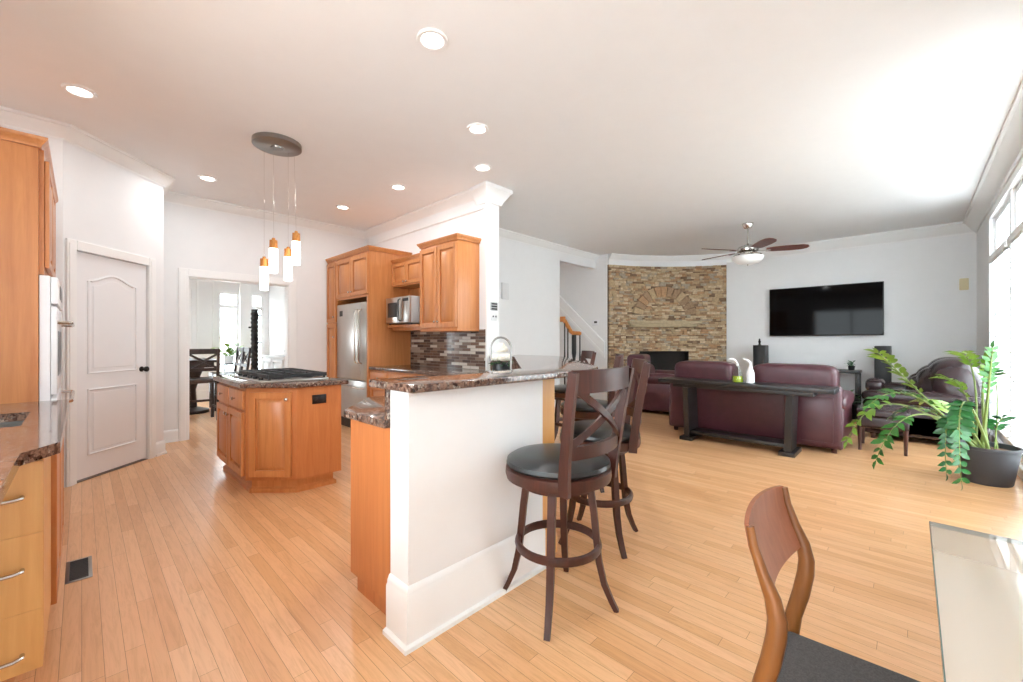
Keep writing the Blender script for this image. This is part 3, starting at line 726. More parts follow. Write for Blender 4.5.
for off, dep, zt, zb in ((-0.150, 0.05, 2.0, 1.71), (0.0, -0.06, 2.145, 1.85), (0.062, 0.07, 2.095, 1.80), (0.188, -0.03, 2.215, 1.93)):
    p = PC + RT * off + FW * dep
    a = new(); q = p if (p - PC).length < 0.17 else PC + (p - PC).normalized() * 0.17
    tube(a, [(q.x, q.y, CEIL - 0.046), (p.x, p.y, zt)], 0.0009, 6); obj('cable', a, 'nickel', r, True, True)
    a = new(); lathe(a, [(0.012, zt + 0.02), (0.016, zt), (0.032, zt - 0.001), (0.034, zt - 0.075), (0, zt - 0.076)], (p.x, p.y, 0), 20); obj('copper_cap', a, 'copper', r, True, True)
    a = new(); lathe(a, [(0, zt - 0.0765), (0.0345, zt - 0.0765), (0.0345, zb + 0.003), (0.032, zb), (0, zb)], (p.x, p.y, 0), 20); obj('glass_shade', a, 'shade_glow', r, True, True)

# ------------------------------------------------------------------ fridge wall (faces -X)
KX = 3.30
def kw(y, z, x): return fr((x, y, z), (0, -1, 0), (-1, 0, 0))      # local x runs towards the camera (-Y)
r = thing('broom_cabinet', 'narrow full height maple cabinet left of the refrigerator', 'cabinet', (2.98, 6.36, 0))
a = new(); box(a, 2.66, KX - 0.005, 6.20, 6.54, 0.10, 2.45); box(a, 2.72, KX - 0.005, 6.20, 6.54, 0, 0.10); obj('body', a, 'maple', r, False, True)
for z0, z1 in ((0.12, 1.50), (1.52, 2.42)):
    a = new(); panel_door(a, kw(6.53, z0, 2.66), 0.32, z1 - z0); dr = obj('door', a, 'maple', r, True, True)
    a = new(); knob(a, kw(6.53, 0, 2.66), 0.28, z1 - 0.2 if z0 < 1 else z0 + 0.08); obj('knob', a, 'nickel', dr, True, True)
a = new(); sweep(a, [(2.66, 6.54), (2.66, 6.205)], [(o, 2.45 + dz) for o, dz in CROWN], -1); box(a, 2.66, KX - 0.005, 6.205, 6.54, 2.45, 2.505); obj('crown_moulding', a, 'maple', r, True, True)
r = thing('fridge_cabinet', 'maple cabinet with two doors above the refrigerator and tall side panel', 'cabinet', (2.98, 5.7, 0))
a = new(); box(a, 2.66, KX - 0.005, 5.20, 6.195, 1.84, 2.45); obj('body', a, 'maple', r, False, True)
a = new(); box(a, 2.64, KX - 0.005, 5.20, 5.235, 0, 1.84); obj('side_panel', a, 'maple', r, False, True)
for q in range(2):
    a = new(); panel_door(a, kw(6.185 - q * 0.492, 1.87, 2.66), 0.483, 0.55); dr = obj('door', a, 'maple', r, True, True)
    a = new(); knob(a, kw(6.185 - q * 0.492, 0, 2.66), 0.445 if q == 0 else 0.035, 1.93); obj('knob', a, 'nickel', dr, True, True)
a = new(); sweep(a, [(2.66, 6.20), (2.66, 5.20), (KX - 0.005, 5.20)], [(o, 2.45 + dz) for o, dz in CROWN], -1); box(a, 2.66, KX - 0.005, 5.20, 6.20, 2.45, 2.505); obj('crown_moulding', a, 'maple', r, True, True)
r = thing('refrigerator', 'stainless steel refrigerator with bottom freezer drawer', 'refrigerator', (2.95, 5.7, 0))
a = new(); box(a, 2.70, 3.25, 5.25, 6.185, 0.03, 1.775); obj('body', a, 'steel_dark', r, False, True)
FD = 2.70
for y0, y1, hy in ((5.44, 6.18, 5.49), (5.255, 5.432, 5.385)):
    a = new(); box(a, FD - 0.055, FD - 0.001, y0, y1, 0.70, 1.77, 0, 0.008); dr = obj('door', a, 'steel', r, True, True)
    a = new(); tube(a, [(FD - 0.055, hy, 0.93), (FD - 0.095, hy, 0.95), (FD - 0.105, hy, 0.98), (FD - 0.105, hy, 1.62), (FD - 0.095, hy, 1.65), (FD - 0.055, hy, 1.67)], 0.012, 8); obj('handle', a, 'nickel', dr, True, True)
a = new(); box(a, FD - 0.057, FD - 0.0551, 5.98, 6.08, 1.60, 1.68); obj('badge', a, 'black', r, False, True)
a = new(); box(a, FD - 0.055, FD - 0.001, 5.255, 6.18, 0.14, 0.69, 0, 0.008); dr = obj('freezer_drawer', a, 'steel', r, True, True)
a = new(); tube(a, [(FD - 0.055, 5.33, 0.60), (FD - 0.10, 5.34, 0.60), (FD - 0.105, 5.37, 0.60), (FD - 0.105, 6.06, 0.60), (FD - 0.10, 6.09, 0.60), (FD - 0.055, 6.10, 0.60)], 0.012, 8); obj('handle', a, 'nickel', dr, True, True)
a = new(); box(a, FD - 0.03, FD - 0.001, 5.26, 6.175, 0.0, 0.12); obj('toe_grille', a, 'black', r, False, True)
# uppers
r = thing('microwave_cabinet', 'short two-door maple wall cabinet above the microwave with shelf', 'cabinet', (3.15, 4.82, 1.38))
a = new(); box(a, 3.00, KX - 0.005, 4.455, 5.195, 1.98, 2.31); obj('body', a, 'maple', r, False, True)
a = new(); box(a, 2.93, KX - 0.005, 4.455, 5.195, 1.42, 1.455); box(a, 3.0, KX - 0.005, 4.455, 5.195, 1.38, 1.42); box(a, 3.27, KX - 0.005, 4.455, 5.195, 1.455, 1.98)
obj('shelf', a, 'maple', r, False, True)
for q in range(2):
    a = new(); panel_door(a, kw(5.19 - q * 0.368, 1.995, 3.00), 0.362, 0.30, 0.02, 0.045); dr = obj('door', a, 'maple', r, True, True)
    a = new(); knob(a, kw(5.19 - q * 0.368, 0, 3.00), 0.33 if q == 0 else 0.03, 2.03); obj('knob', a, 'nickel', dr, True, True)
a = new(); sweep(a, [(3.00, 5.195), (3.00, 4.455)], [(o * 0.8, 2.31 + dz * 0.8) for o, dz in CROWN], -1); box(a, 3.0, KX - 0.005, 4.455, 5.195, 2.31, 2.365); obj('crown_moulding', a, 'maple', r, True, True)
r = thing('wall_cabinet', 'tall two-door maple wall cabinet at the end of the backsplash', 'cabinet', (3.13, 4.08, 1.37))
a = new(); box(a, 2.965, KX - 0.005, 3.715, 4.45, 1.38, 2.40, 0, 0.002); obj('body', a, 'maple', r, True, True)
for q in range(2):
    a = new(); panel_door(a, kw(4.445 - q * 0.366, 1.40, 2.965), 0.36, 0.97); dr = obj('door', a, 'maple', r, True, True)
    a = new(); knob(a, kw(4.445 - q * 0.366, 0, 2.965), 0.33 if q == 0 else 0.03, 1.47); obj('knob', a, 'nickel', dr, True, True)
a = new(); sweep(a, [(KX - 0.005, 4.45), (2.965, 4.45), (2.965, 3.715), (KX - 0.005, 3.715)], [(o, 2.40 + dz) for o, dz in CROWN], -1); box(a, 2.965, KX - 0.005, 3.715, 4.45, 2.40, 2.455); obj('crown_moulding', a, 'maple', r, True, True)
a = new(); box(a, 2.955, KX - 0.005, 3.71, 4.45, 1.355, 1.38, 0, 0.004); obj('light_rail', a, 'maple', r, True, True)
r = thing('microwave', 'silver countertop microwave on the shelf beside the tall wall cabinet', 'microwave', (3.05, 4.82, 1.455))
a = new(); box(a, 2.86, 3.25, 4.50, 5.08, 1.47, 1.81, 0, 0.01); obj('body', a, 'grey_plastic', r, True, True)
a = new(); box(a, 2.835, 2.859, 4.69, 5.08, 1.472, 1.808, 0, 0.006); dr = obj('door', a, 'steel', r, True, True)
a = new(); box(a, 2.832, 2.8349, 4.80, 5.03, 1.55, 1.74, 0, 0.001); obj('window', a, 'black', dr, False, True)
a = new(); tube(a, [(2.835, 4.72, 1.50), (2.805, 4.72, 1.515), (2.805, 4.72, 1.765), (2.835, 4.72, 1.78)], 0.009, 8); obj('handle', a, 'black', dr, True, True)
a = new(); box(a, 2.835, 2.859, 4.502, 4.685, 1.472, 1.808, 0, 0.006); cp = obj('control_panel', a, 'steel', r, True, True)
a = new(); box(a, 2.832, 2.8349, 4.53, 4.66, 1.745, 1.785); obj('display', a, 'black', cp, False, True)
for x, y in ((2.88, 4.53), (2.88, 5.05), (3.22, 4.53), (3.22, 5.05)):
    a = new(); lathe(a, [(0.012, 1.4555), (0.012, 1.47), (0, 1.47)], (x, y, 0), 12); obj('foot', a, 'black', r, True, True)
# base cabinets, counters, backsplash
r = thing('base_cabinet', 'maple base cabinet under the granite counter beside the refrigerator panel', 'cabinet', (3.0, 4.4, 0))
a = new(); box(a, 2.68, KX - 0.005, 3.30, 5.195, 0.10, 0.862); obj('body', a, 'maple', r, False, True)
a = new(); box(a, 2.74, KX - 0.005, 3.30, 5.195, 0, 0.10); obj('toe_kick', a, 'maple', r, False, True)
for q in range(4):
    y = 5.185 - q * 0.47
    a = new(); panel_door(a, kw(y, 0.13, 2.68), 0.455, 0.53); dr = obj('door', a, 'maple', r, True, True)
    a = new(); drawer_front(a, kw(y, 0.68, 2.68), 0.455, 0.155); dr = obj('drawer', a, 'maple', r, True, True)
    a = new(); knob(a, kw(y, 0, 2.68), 0.23, 0.757); obj('knob', a, 'nickel', dr, True, True)
a = new(); box(a, KX - 0.012, KX - 0.001, 3.60, 5.195, 0.90, 1.378)
b = single('backsplash', a, 'mosaic', 'brown and cream linear mosaic tile backsplash under the wall cabinets', 'backsplash', smooth=False)
# bar: half wall, wood back, lower cabinets
HW = [(0.92, 1.47), (1.77, 1.47), (1.77, 1.61), (0.92, 1.61)]
a = new(); prism(a, HW, 0, 1.035); struct('wall_bar', a, 'wall')
a = new(); sweep(a, [(0.92, 1.612), (0.92, 1.47), (1.77, 1.47)], [(0, 0), (0.036, 0), (0.036, 0.018), (0.02, 0.024), (0.02, 0.20), (0.014, 0.212), (0.014, 0.222), (0.006, 0.24), (0, 0.245)], 1 * -1)
struct('baseboard_bar', a, 'trim', smooth=True)
a = new(); prism(a, [(1.78, 1.52), (1.94, 1.52), (3.48, 3.06), (3.48, 3.56), (3.34, 3.56), (3.34, 3.06), (1.89, 1.61), (1.78, 1.61)], 0, 1.034)
sweep(a, [(1.785, 1.52), (1.94, 1.52), (3.48, 3.06), (3.48, 3.56)], [(0, 0), (0.016, 0), (0.016, 0.09), (0.006, 0.105), (0, 0.105)], -1)
single('bar_back_panel', a, 'maple_light', 'honey wood panelling under the angled part of the bar behind the stools', 'bar panel')
def round_poly(poly, idx, r, n=6):
    out = []
    for k, p in enumerate(poly):
        if k not in idx: out.append(p); continue
        p0, p1, p2 = Vector(poly[k - 1]), Vector(p), Vector(poly[(k + 1) % len(poly)])
        a_ = p1 + (p0 - p1).normalized() * r; c_ = p1 + (p2 - p1).normalized() * r
        out += [(q.x, q.y) for q in bez(tuple(a_) + (0,), tuple(p1) + (0,), tuple(c_) + (0,), n)]
    return out
BARP = round_poly([(0.885, 1.385), (2.30, 1.385), (3.80, 2.885), (3.80, 3.55), (3.30, 3.55), (3.30, 3.15), (1.885, 1.735), (0.885, 1.735)], (1, 2), 0.34)
r = thing('bar_worktop', 'raised polished granite bar top on the white half wall', 'worktop', (1.6, 1.6, 0.9))
a = new(); prism(a, BARP, 1.036, 1.07, 0, 0.006); obj('slab', a, 'granite', r, True, True)
a = new(); box(a, 0.905, 1.88, 1.612, 1.632, 0.9005, 1.0355); obj('riser', a, 'granite', r, False, True)
a = new(); prism(a, [(1.889, 1.612), (3.338, 3.061), (3.338, 3.55), (3.32, 3.55), (3.32, 3.07), (1.881, 1.632)], 0.9005, 1.0355); obj('riser', a, 'granite', r, False, True)
LOW = [(0.90, 1.6325), (1.88, 1.6325), (3.296, 3.05), (3.296, 5.195), (2.65, 5.195), (2.65, 3.30), (1.72, 2.37), (1.20, 2.37), (0.90, 2.02)]
r = thing('counter_worktop', 'lower polished granite counter behind the raised bar', 'worktop', (2.0, 2.2, 0.863))
a = new(); prism(a, LOW, 0.863, 0.90, 0, 0.004); obj('slab', a, 'granite', r, True, True)
PEN = [(0.925, 1.612), (1.87, 1.63), (3.295, 3.06), (3.295, 3.295), (2.70, 3.295), (1.74, 2.33), (1.19, 2.33), (0.925, 2.0)]
r = thing('peninsula_cabinet', 'reddish maple base cabinet end panel behind the half wall', 'cabinet', (2.0, 2.2, 0))
a = new(); prism(a, PEN, 0.10, 0.862); obj('body', a, 'maple_red', r, False, True)
ti = inset(PEN, 0.03)
a = new(); prism(a, ti, 0, 0.10); obj('toe_kick', a, 'maple_red', r, False, True)
XQ = fr((2.66, 3.25, 0), (-1, -1, 0), (-1, 1, 0))
for q in range(2):
    a = new(); panel_door(a, XQ @ Matrix.Translation((0.1 + q * 0.55, 0, 0.13)), 0.53, 0.69); dr = obj('door', a, 'maple', r, True, True)
    a = new(); knob(a, XQ, 0.1 + q * 0.55 + (0.48 if q == 0 else 0.05), 0.75); obj('knob', a, 'nickel', dr, True, True)
# things on the counter
r = thing('kitchen_faucet', 'chrome gooseneck faucet arching over the counter behind the bar', 'faucet', (2.02, 2.04, 0.90))
u = Vector((RT.x, RT.y, 0))
c0 = Vector((0, 0, 0)) + u * 0.06
pts = [c0 + Vector((0, 0, 0.01)), c0 + Vector((0, 0, 0.27))] + [u * (0.07 * math.cos(t)) + Vector((0, 0, 0.29 + 0.075 * math.sin(t))) - u * 0.01 for t in (PI * k / 12 for k in range(13))] + [u * -0.08 + Vector((0, 0, 0.20))]
a = new(); tube(a, pts, 0.0075, 10); obj('spout', a, 'steel_dark', r)
a = new(); lathe(a, [(0.026, 0.0005), (0.026, 0.02), (0.016, 0.03), (0.014, 0.10), (0, 0.10)], c0, 20); obj('base', a, 'chrome', r)
a = new(); tube(a, [c0 + Vector((0, 0, 0.08)), c0 + u * 0.05 + Vector((0, 0, 0.11))], 0.007, 8); obj('lever', a, 'chrome', r)
r = thing('flower_vase', 'bunch of cream white roses in a dark glass bowl behind the bar', 'flowers', (2.13, 2.16, 0.875 + 0.025))
a = new(); lathe(a, [(0.05, 0.0005), (0.055, 0.01), (0.07, 0.09), (0.066, 0.15), (0.058, 0.18), (0.052, 0.18), (0.058, 0.1), (0, 0.05)], seg=24); obj('bowl', a, 'black', r)
rnd = random.Random(3)
a = new()
for k in range(16):
    t = 2 * PI * k / 16; L = 0.075 + rnd.random() * 0.03
    p0 = Vector((0.04 * math.cos(t), 0.04 * math.sin(t), 0.17)); p1 = Vector((L * math.cos(t), L * math.sin(t), 0.155 + rnd.random() * 0.04)); sd = Vector((-math.sin(t), math.cos(t), 0)) * 0.02
    mdp = (p0 + p1) / 2 + Vector((0, 0, 0.01))
    _add(a, [p0, mdp + sd, p1, mdp - sd], [(0, 1, 2), (0, 2, 3)])
obj('leaves', a, 'leaf_dark', r, False)
for k in range(9):
    t = 2 * PI * k / 6; rr = 0.048 if k < 6 else (0.02 if k < 8 else 0); zz = 0.215 if k < 6 else 0.275 + 0.02 * (k == 8)
    if k >= 6: t = PI * k
    c = Vector((rr * math.cos(t), rr * math.sin(t), zz)); a = new()
    for ring, (cnt, rad, hh) in enumerate(((5, 0.030, 0.0), (5, 0.022, 0.008), (3, 0.012, 0.014))):
        for j in range(cnt):
            s = 2 * PI * j / cnt + ring * 0.5
            sell(a, c + Vector((rad * 0.6 * math.cos(s), rad * 0.6 * math.sin(s), hh)), (0.014, 0.017, 0.02), 1, 1, 8, 6, rot=Matrix.Rotation(s, 3, 'Z') @ Matrix.Rotation(0.5, 3, 'Y'))
    obj('rose', a, 'petal', r)
# switch on the pilaster, chime and keypad
r = thing('light_switch', 'grey double control panel on the white pilaster above the backsplash', 'switch', (3.385, 3.568, 1.53))
a = new(); box(a, 3.335, 3.445, 3.556, 3.5695, 1.60, 1.70, 0, 0.003); obj('keypad', a, 'grey_plastic', r, True, True)
a = new()
for k in range(3): box(a, 3.345, 3.435, 3.5535, 3.556, 1.610 + k * 0.03, 1.628 + k * 0.03)
obj('button', a, 'iron', r, False, True)
a = new(); box(a, 3.345, 3.435, 3.560, 3.5695, 1.48, 1.58, 0, 0.003); obj('plate', a, 'pale_grey', r, True, True)
for x in (3.365, 3.41):
    a = new(); box(a, x, x + 0.012, 3.548, 3.56, 1.52, 1.54, 0, 0.002); obj('toggle', a, 'iron', r, True, True)
a = new(); box(a, 4.78, 4.94, 4.825, 4.849, 1.93, 2.20, 0, 0.006)
single('door_chime', a, 'pale_grey', 'pale grey chime box high on the white hall wall', 'door chime')
r = thing('thermostat', 'small white thermostat with grey screen on the stair wall', 'thermostat', (7.59, 4.86, 1.55))
a = new(); box(a, 7.575, 7.599, 4.77, 4.93, 1.57, 1.68, 0, 0.008); obj('case', a, 'white_gloss', r, True, True)
a = new(); box(a, 7.572, 7.5755, 4.80, 4.87, 1.62, 1.66); obj('screen', a, 'iron', r, False, True)
a = new(); box(a, 9.37, 9.399, -0.62, -0.52, 2.02, 2.20, 0, 0.012)
single('motion_sensor', a, 'cream', 'cream motion sensor high on the television wall by the window corner', 'sensor')

# ------------------------------------------------------------------ bar stools
def make_stool(label, base_rot):
    r = thing('bar_stool', label, 'bar stool', (0, 0, 0), 0, 'bar stools around the bar')
    B = Matrix.Rotation(base_rot, 4, 'Z')
    for k in range(4):
        t = k * PI / 2
        pr = [(0.150, 0.575), (0.168, 0.45), (0.180, 0.33), (0.192, 0.22), (0.215, 0.12), (0.248, 0.045), (0.272, 0.0)]
        a = new(); tube(a, [B @ Vector((q * math.cos(t), q * math.sin(t), z)) for q, z in pr], [(0.022, 0.026), (0.021, 0.024), (0.021, 0.024), (0.02, 0.023), (0.018, 0.021), (0.016, 0.019), (0.015, 0.018)], 4, up=(math.cos(t + base_rot), math.sin(t + base_rot), 0.001), twist=PI / 4)
        obj('leg', a, 'dark', r)
    a = new(); n = 40
    for k in range(1): tube(a, [(0.192 * math.cos(2 * PI * j / n), 0.192 * math.sin(2 * PI * j / n), 0.285) for j in range(n)], [(0.022, 0.014)] * n, 8, 0, True, up=(0, 0, 1))
    obj('foot_ring', a, 'dark', r)
    a = new(); lathe(a, [(0.165, 0.565), (0.175, 0.560), (0.175, 0.578), (0.10, 0.580), (0.10, 0.592), (0, 0.592)], seg=32); obj('swivel', a, 'dark', r)
    a = new(); lathe(a, [(0, 0.5925), (0.225, 0.5925), (0.245, 0.600), (0.250, 0.62), (0.248, 0.648), (0.235, 0.655), (0, 0.655)], seg=40); obj('seat_frame', a, 'dark', r)
    a = new(); lathe(a, [(0, 0.6555), (0.236, 0.6555), (0.246, 0.668), (0.242, 0.684), (0.215, 0.700), (0.15, 0.712), (0, 0.716)], seg=40); obj('seat_cushion', a, 'seat_leather', r)
    for s in (-1, 1):
        a = new(); tube(a, [(s * 0.186, -0.178, 0.593), (s * 0.192, -0.182, 0.66), (s * 0.200, -0.192, 0.75), (s * 0.212, -0.218, 0.93), (s * 0.224, -0.252, 1.115)],
                        [(0.034, 0.017), (0.034, 0.017), (0.032, 0.016), (0.03, 0.016), (0.028, 0.015)], 4, up=(0, 1, 0), twist=PI / 4)
        obj('back_post', a, 'dark', r)
    def arcpts(z, w, y, bow, n=8): return [(w * (2 * k / n - 1), y - bow * (1 - (2 * k / n - 1) ** 2), z) for k in range(n + 1)]
    a = new(); bar(a, arcpts(1.075, 0.218, -0.242, 0.045), 0.022, 0.095); obj('top_rail', a, 'dark', r)
    a = new(); bar(a, arcpts(0.775, 0.200, -0.195, 0.045), 0.022, 0.055); obj('lower_rail', a, 'dark', r)
    for s in (-1, 1):
        a = new(); P = []
        for k in range(9):
            t = k / 8; x = s * 0.19 * (2 * t - 1); P.append((x, -0.195 - 0.042 * t - 0.045 * (1 - (x / 0.21) ** 2) + 0.004 * s, 0.80 + 0.235 * t))
        bar(a, P, 0.014, 0.03, up=(0.5 * s, 0, 1)); obj('cross_bar', a, 'dark', r)
    return r
s0 = make_stool('dark wood swivel bar stool in front of the white half wall, nearest the camera', math.radians(28))
s0.location = (1.577, 1.215, 0)
dup(s0, (2.27, 1.42, 0), math.radians(35), 'dark wood bar stool second from the camera, seen edge-on right behind the nearest stool')
dup(s0, (3.10, 2.05, 0), math.radians(30), 'dark wood bar stool third from the camera, with its cross back left of the armchair')
dup(s0, (3.98, 2.92, 0), math.radians(50), 'dark wood bar stool at the far end of the bar below the stair railing')

# ------------------------------------------------------------------ stairs
a = new()
Y0, Y1 = 4.62, 7.6; sl = 0.90
for o0, o1, dz0, dz1 in ((0.0, 0.03, -0.30, 0.0), (0.0, 0.055, 0.0, 0.035), (0.0, 0.04, -0.235, -0.215)):
    V = [(7.6 - o, y, 1.17 + (y - 4.60) * sl + dz) for y in (Y0, Y1) for o in (o1, o0) for dz in (dz0, dz1)]
    _add(a, V, BOXF)
struct('trim_9', a, 'trim')
r = thing('stair_railing', 'honey oak stair railing with dark balusters behind the bar', 'railing', (6.5, 4.72, 0))
a = new(); tube(a, [(6.30, 4.74, 1.66), (6.36, 4.74, 1.62), (6.56, 4.74, 1.42), (6.62, 4.74, 1.395), (6.86, 4.74, 1.39)], (0.04), 8); box(a, 6.26, 6.34, 4.70, 4.78, 1.60, 1.70, 0, 0.01); obj('handrail', a, 'oak_rail', r, True, True)
a = new(); lathe(a, [(0.055, 0), (0.055, 0.3), (0.035, 0.34), (0.03, 0.9), (0.045, 1.0), (0.045, 1.36), (0, 1.36)], (6.66, 4.74, 0), 16); obj('newel_post', a, 'black_metal', r, True, True)
for x, zt in ((6.36, 1.60), (6.46, 1.50), (6.86, 1.37)):
    a = new(); lathe(a, [(0.02, 0), (0.014, 0.5), (0.02, 0.8), (0.014, 1.1), (0.014, zt)], (x, 4.74, 0), 10); obj('baluster', a, 'black_metal', r, True, True)

# ------------------------------------------------------------------ living room
def arm_sofa(label, cat, nm, loc, rotz, w, d, n, mat, back_h=0.95, arm_w=0.24, group=None, gap=None, arm_h=0.62):
    """sofa facing local +x, back along local y; w width, d depth, n seats."""
    r = thing(nm, label, cat, loc, rotz, group)
    a = new(); box(a, 0.02, d - 0.08, -w / 2 + 0.02, w / 2 - 0.02, 0.05, 0.36, 0, 0.03, seg=3); obj('base', a, mat, r)
    for s in (-1, 1):
        a = new(); c = s * (w / 2 - arm_w / 2)
        box(a, 0.04, d - 0.02, c - arm_w / 2 + 0.015, c + arm_w / 2 - 0.015, 0.05, arm_h - 0.10, 0, 0.05, seg=4)
        sell(a, (d / 2 + 0.02, c, arm_h - 0.07), (d / 2 - 0.02, arm_w / 2 + 0.015, 0.10), 0.7, 0.35); obj('arm', a, mat, r)
    a = new(); box(a, 0.0, 0.22, -w / 2 + 0.03, w / 2 - 0.03, 0.06, 0.74, 0, 0.05, seg=4); obj('back', a, mat, r)
    iw = w - 2 * arm_w; ys = []
    if gap is None: ys = [(-iw / 2 + iw * k / n, -iw / 2 + iw * (k + 1) / n) for k in range(n)]
    else: ys = gap
    for y0, y1 in ys:
        a = new(); sell(a, (d * 0.56, (y0 + y1) / 2, 0.42), (d * 0.42, (y1 - y0) / 2 - 0.005, 0.11), 0.4, 0.3); obj('seat_cushion', a, mat, r)
        a = new(); sell(a, (0.17, (y0 + y1) / 2, back_h - 0.17), (0.16, (y1 - y0) / 2 + 0.01, 0.19), 0.38, 0.22, 36, 18)
        sell(a, (0.30, (y0 + y1) / 2, 0.62), (0.12, (y1 - y0) / 2 - 0.01, 0.20), 0.6, 0.35); obj('back_cushion', a, mat, r)
    for sx in (0.08, d - 0.14):
        for sy in (-w / 2 + 0.1, w / 2 - 0.1):
            a = new(); lathe(a, [(0.025, 0), (0.03, 0.06), (0, 0.06)], (sx, sy, 0), 12); obj('foot', a, 'dark', r)
    return r
sf = arm_sofa('burgundy leather sofa seen from behind, backed by the black console table', 'sofa', 'sofa', (5.70, 1.50, 0), 0, 1.96, 0.98, 3, 'leather', 0.95, 0.22,
              gap=[(-0.90, -0.08), (0.15, 0.88)])
for z0, z1, y0, y1 in ((0.12, 0.62, -0.88, -0.42),):
    a = new(); box(a, -0.012, 0.004, y0, y1, z0, z1, 0, 0.006); obj('back_panel', a, 'leather', sf)
arm_sofa('burgundy leather recliner armchair in front of the stone fireplace', 'armchair', 'armchair', (7.12, 3.80, 0), -PI / 2 + 0.25, 1.12, 1.02, 1, 'leather', 0.98, 0.26, arm_h=0.66)
# window loveseat with puffy rounded back
r = thing('loveseat', 'dark plum leather loveseat with puffy rounded back under the blinds', 'sofa', (7.60, -0.1, 0))
a = new(); box(a, 6.98, 8.32, -0.62, 0.42, 0.06, 0.36, 0, 0.04, seg=3); obj('base', a, 'leather_dark', r, True, True)
for x in (6.98, 8.18):
    a = new(); box(a, x, x + 0.2, -0.60, 0.46, 0.06, 0.50, 0, 0.05, seg=4); sell(a, (x + 0.10, -0.07, 0.54), (0.13, 0.55, 0.10), 0.7, 0.4); obj('arm', a, 'leather_dark', r, True, True)
for c in (7.46, 7.96):
    a = new(); sell(a, (c, -0.03, 0.44), (0.25, 0.48, 0.11), 0.5, 0.35); obj('seat_cushion', a, 'leather_dark', r, True, True)
for c, w_ in ((7.46, 0.48), (8.02, 0.34)):
    a = new(); sell(a, (c, -0.36, 0.63), (w_, 0.27, 0.40), 0.85, 0.75, 40, 20); sell(a, (c, -0.25, 0.60), (w_ * 0.84, 0.25, 0.33), 0.85, 0.75, 40, 20); sell(a, (c, -0.15, 0.57), (w_ * 0.64, 0.23, 0.25), 0.85, 0.75, 40, 20)
    obj('back_cushion', a, 'leather_dark', r, True, True)
for x in (7.05, 8.25):
    for y in (-0.55, 0.36):
        a = new(); lathe(a, [(0.025, 0), (0.03, 0.06), (0, 0.06)], (x, y, 0), 12); obj('foot', a, 'dark', r, True, True)
a = new(); sell(a, (7.46, 0.36, 0.648), (0.24, 0.10, 0.09), 0.7, 0.5); 
single('bolster_cushion', a, 'leather_dark', 'small dark leather bolster lying at the left end of the loveseat', 'cushion')
r = thing('ottoman', 'dark leather footstool with slim wooden legs beneath the plant fronds', 'footstool', (6.38, 0.24, 0))
a = new(); box(a, 6.14, 6.62, 0.02, 0.46, 0.26, 0.40, 0, 0.03, seg=3); obj('apron', a, 'leather_dark', r, True, True)
a = new(); sell(a, (6.38, 0.24, 0.43), (0.25, 0.23, 0.05), 0.5, 0.25); obj('seat_cushion', a, 'leather_dark', r, True, True)
for x in (6.17, 6.59):
    for y in (0.05, 0.43):
        a = new(); tube(a, [(x, y, 0.27), (x, y, 0.0)], [0.022, 0.015], 8); obj('leg', a, 'dark', r, True, True)
# console behind the sofa
r = thing('console_table', 'long black wooden console table behind the burgundy sofa', 'console table', (5.43, 1.5, 0))
a = new(); box(a, 5.25, 5.63, 0.56, 2.40, 0.70, 0.75, 0, 0.004); obj('tabletop', a, 'black_wood', r, True, True)
a = new(); box(a, 5.29, 5.59, 0.74, 2.22, 0.655, 0.699, 0, 0.003); obj('apron', a, 'black_wood', r, True, True)
for y, s in ((0.97, -1), (2.04, 1)):
    a = new(); V = [(x, y + s * 0.02 * t + e, z) for x in (5.28, 5.59) for e in (-0.032, 0.032) for z, t in ((0.045, 0.0), (0.655, 1.0))]
    _add(a, V, BOXF); obj('leg', a, 'black_wood', r, False, True)
    a = new(); box(a, 5.24, 5.63, y - 0.075, y + 0.075, 0.0, 0.045, 0, 0.004); obj('foot', a, 'black_wood', r, True, True)
a = new(); box(a, 5.32, 5.58, 1.003, 2.007, 0.075, 0.115, 0, 0.003); obj('stretcher', a, 'black_wood', r, True, True)
r = thing('oil_bottle', 'clear glass bottle with yellow-green liquid on the console table', 'bottle', (5.44, 1.50, 0.75))
a = new(); lathe(a, [(0, 0.0005), (0.06, 0.0005), (0.062, 0.012), (0.055, 0.10), (0.024, 0.16), (0.022, 0.20), (0.026, 0.205)], seg=24); obj('glass', a, 'clear', r)
a = new(); lathe(a, [(0, 0.004), (0.056, 0.004), (0.054, 0.075), (0, 0.075)], seg=24); obj('liquid', a, 'green_liquid', r)
a = new(); tube(a, bez((0, 0, 0.19), (-0.01, 0.02, 0.30), (-0.03, 0.09, 0.27), 8), [0.014, 0.014, 0.013, 0.012, 0.012, 0.011, 0.011, 0.010, 0.009], 10); obj('pourer', a, 'white_gloss', r)
r = thing('spray_bottle', 'white spray bottle standing right of the green bottle on the console', 'bottle', (5.42, 1.36, 0.75))
a = new(); lathe(a, [(0, 0.0005), (0.042, 0.0005), (0.045, 0.01), (0.043, 0.12), (0.018, 0.19), (0.016, 0.21), (0, 0.21)], seg=20); obj('body', a, 'white_gloss', r)
a = new(); tube(a, [(0, 0, 0.205), (0, 0.004, 0.235), (0, 0.03, 0.262), (0, 0.075, 0.275)], [(0.013, 0.013), (0.014, 0.016), (0.012, 0.015), (0.009, 0.01)], 10); obj('sprayer_head', a, 'white_gloss', r)
